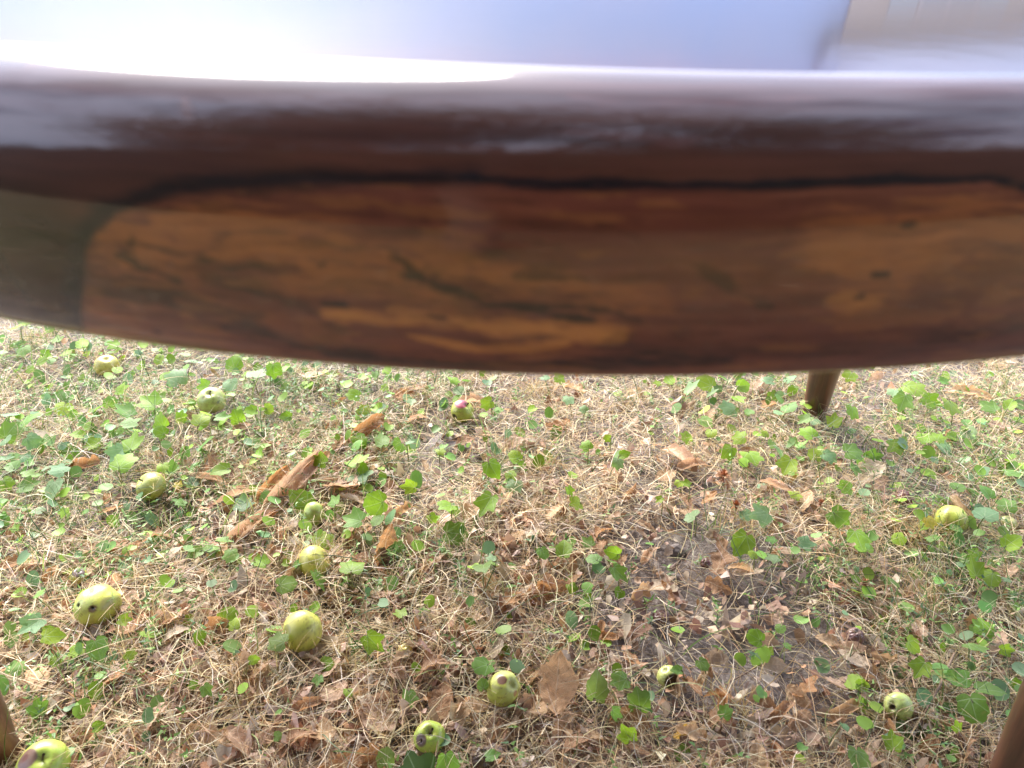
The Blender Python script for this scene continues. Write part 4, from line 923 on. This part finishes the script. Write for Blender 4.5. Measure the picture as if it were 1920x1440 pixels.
# buildings added beyond the lawn only for the polished tabletop to reflect
def box_bm(V, F, x0, x1, y0, y1, z0, z1):
    b = len(V); V += [(x, y, z) for z in (z0, z1) for y in (y0, y1) for x in (x0, x1)]
    F += [(b, b + 2, b + 3, b + 1), (b + 4, b + 5, b + 7, b + 6), (b, b + 1, b + 5, b + 4), (b + 2, b + 6, b + 7, b + 3), (b, b + 4, b + 6, b + 2), (b + 1, b + 3, b + 7, b + 5)]
def boxes(name, L_, mat, parent):
    V, F = [], []
    for q in L_: box_bm(V, F, *q)
    return link(name, mesh_np(name, V, F, mat, smooth=False), parent)
M_PLASTER = m_plain('cream_plaster', (.50, .43, .36), .9, .5, .5, (.36, .36, .40)); M_SHUT = m_plain('pale_blue_paint', (.36, .45, .52), .6, 20, .15, (.3, .4, .5))
M_SLATE = m_plain('slate', (.30, .34, .42), .7, 8, .3, (.2, .22, .3)); M_PANE = m_plain('window_glass', (.26, .34, .42), .1, 2, .1); M_CLAD = m_plain('blue_grey_cladding', (.17, .38, .70), .6, .35, .95, (.42, .45, .60))
M_WHITE = m_plain('white_paint', (.42, .44, .50), .6, 30, .1, (.6, .6, .6))
house = tag(link('added_cottage', None), 'low cream plastered house with wide pale blue door, added unseen for the tabletop reflection', 'house'); house.location = (11.6, 15.9, 0)  # added so its walls give the tabletop a tan reflection
boxes('wall', [(-5.2, 5.8, 0, 6, -.3, 2.9)], M_PLASTER, house)
link('roof', mesh_np('roof', [(-5.6, -.5, 2.8), (6.2, -.5, 2.8), (6.2, 3, 4.6), (-5.6, 3, 4.6), (-5.6, 6.5, 2.8), (6.2, 6.5, 2.8), (-5.6, -.5, 2.66), (6.2, -.5, 2.66), (6.2, 6.5, 2.66), (-5.6, 6.5, 2.66)],
     [(0, 1, 2, 3), (3, 2, 5, 4), (6, 9, 8, 7), (0, 6, 7, 1), (4, 5, 8, 9), (0, 3, 4, 4), (0, 4, 9, 6), (1, 5, 2, 2), (1, 7, 8, 5)][:5], M_SLATE, smooth=False), house)
for wx in (-3.4, 3.6):
    wdw = boxes('window', [(wx - .5, wx + .5, -.03, -.003, .95, 2.15)], M_PANE, house)
    boxes('frame', [(wx - .56, wx - .5, -.06, -.002, .9, 2.2), (wx + .5, wx + .56, -.06, -.002, .9, 2.2), (wx - .5, wx + .5, -.06, -.002, 2.15, 2.2), (wx - .5, wx + .5, -.06, -.002, .9, .95), (wx - .02, wx + .02, -.055, -.031, .95, 2.15)], M_WHITE, wdw)
    for sx in (-1, 1): boxes('shutter', [(wx + sx * .84 - .26, wx + sx * .84 + .26, -.045, -.003, .88, 2.22)], M_SHUT, house)
boxes('door', [(-1.9, .6, -.05, -.003, -.1, 2.3)], M_SHUT, house)
added_shed = tag(link('added_shed', None), 'long pale blue grey outbuilding with one pale door, added unseen for the tabletop reflection', 'added_shed'); added_shed.location = (-7.3, 16, 0)  # added outbuilding, gives the tabletop a pale blue reflection
boxes('wall', [(-7, 13.8, 0, 5, -.3, 4.2)], M_CLAD, added_shed)
boxes('roof', [(-7.2, 13.3, -.3, 5.3, 4.201, 4.35)], M_SLATE, added_shed)
for dx in (-5.6,): boxes('door', [(dx, dx + 2.4, -.05, -.003, -.1, 2.5)], M_WHITE, added_shed)

M_HEDGE_CORE = m_plain('hedge_core', (.03, .028, .02), .95, 9, .6, (.01, .012, .008))
# clipped shrubs added behind the viewpoint only to darken the varnish reflection
added_hedge = tag(link('added_hedge', None), 'tall dark green clipped shrubs added unseen behind the viewpoint to darken reflections', 'added_hedge'); added_hedge.location = (0, -5.2, 0)
n = 98000; P = np.stack([rng.uniform(-17, 12, n), -np.abs(rng.normal(0, .35, n)) + .6, rng.uniform(0, 6.2, n)], -1)
P[:, 1] += .35 * (fbm(P[:, 0] * 1.3, P[:, 2] * 1.3, 77, 3) - .5); P[:, 2] *= 1 + .35 * (fbm(P[:, 0] * .8, P[:, 0] * 0, 78, 4) - .5) + .10 * rng.random(n) ** 4
a1 = rng.normal(0, 1, (n, 3)); a1 /= np.linalg.norm(a1, axis=1)[:, None]; b1 = np.cross(a1, rng.normal(0, 1, (n, 3))); b1 /= np.linalg.norm(b1, axis=1)[:, None]; sz = rng.uniform(.03, .055, (n, 1))
V = np.stack([P - a1 * sz, P + b1 * sz * .6, P + a1 * sz, P - b1 * sz * .6], 1).reshape(-1, 3)
link('foliage', mesh_np('foliage', V, np.arange(n * 4).reshape(-1, 4), M_STRAW, np.repeat(palette(n, [(.025, .04, .018), (.035, .055, .022)], (1, 1)), 4, axis=0), smooth=False), added_hedge)
boxes('dark_core', [(-16.8, 11.8, -.25, .15, -.1, 5.9)], M_HEDGE_CORE, added_hedge)  # solid dark box added so no bright gaps reflect through the foliage
for a in range(20): link('stem', tube('stem', [(-17 + a * 1.5, .1, -.1), (-16.9 + a * 1.5, .15, 1.6), (-17.1 + a * 1.5, 0.1, 5.6)], [.05, .04, .02], M_BARK, 8), added_hedge)
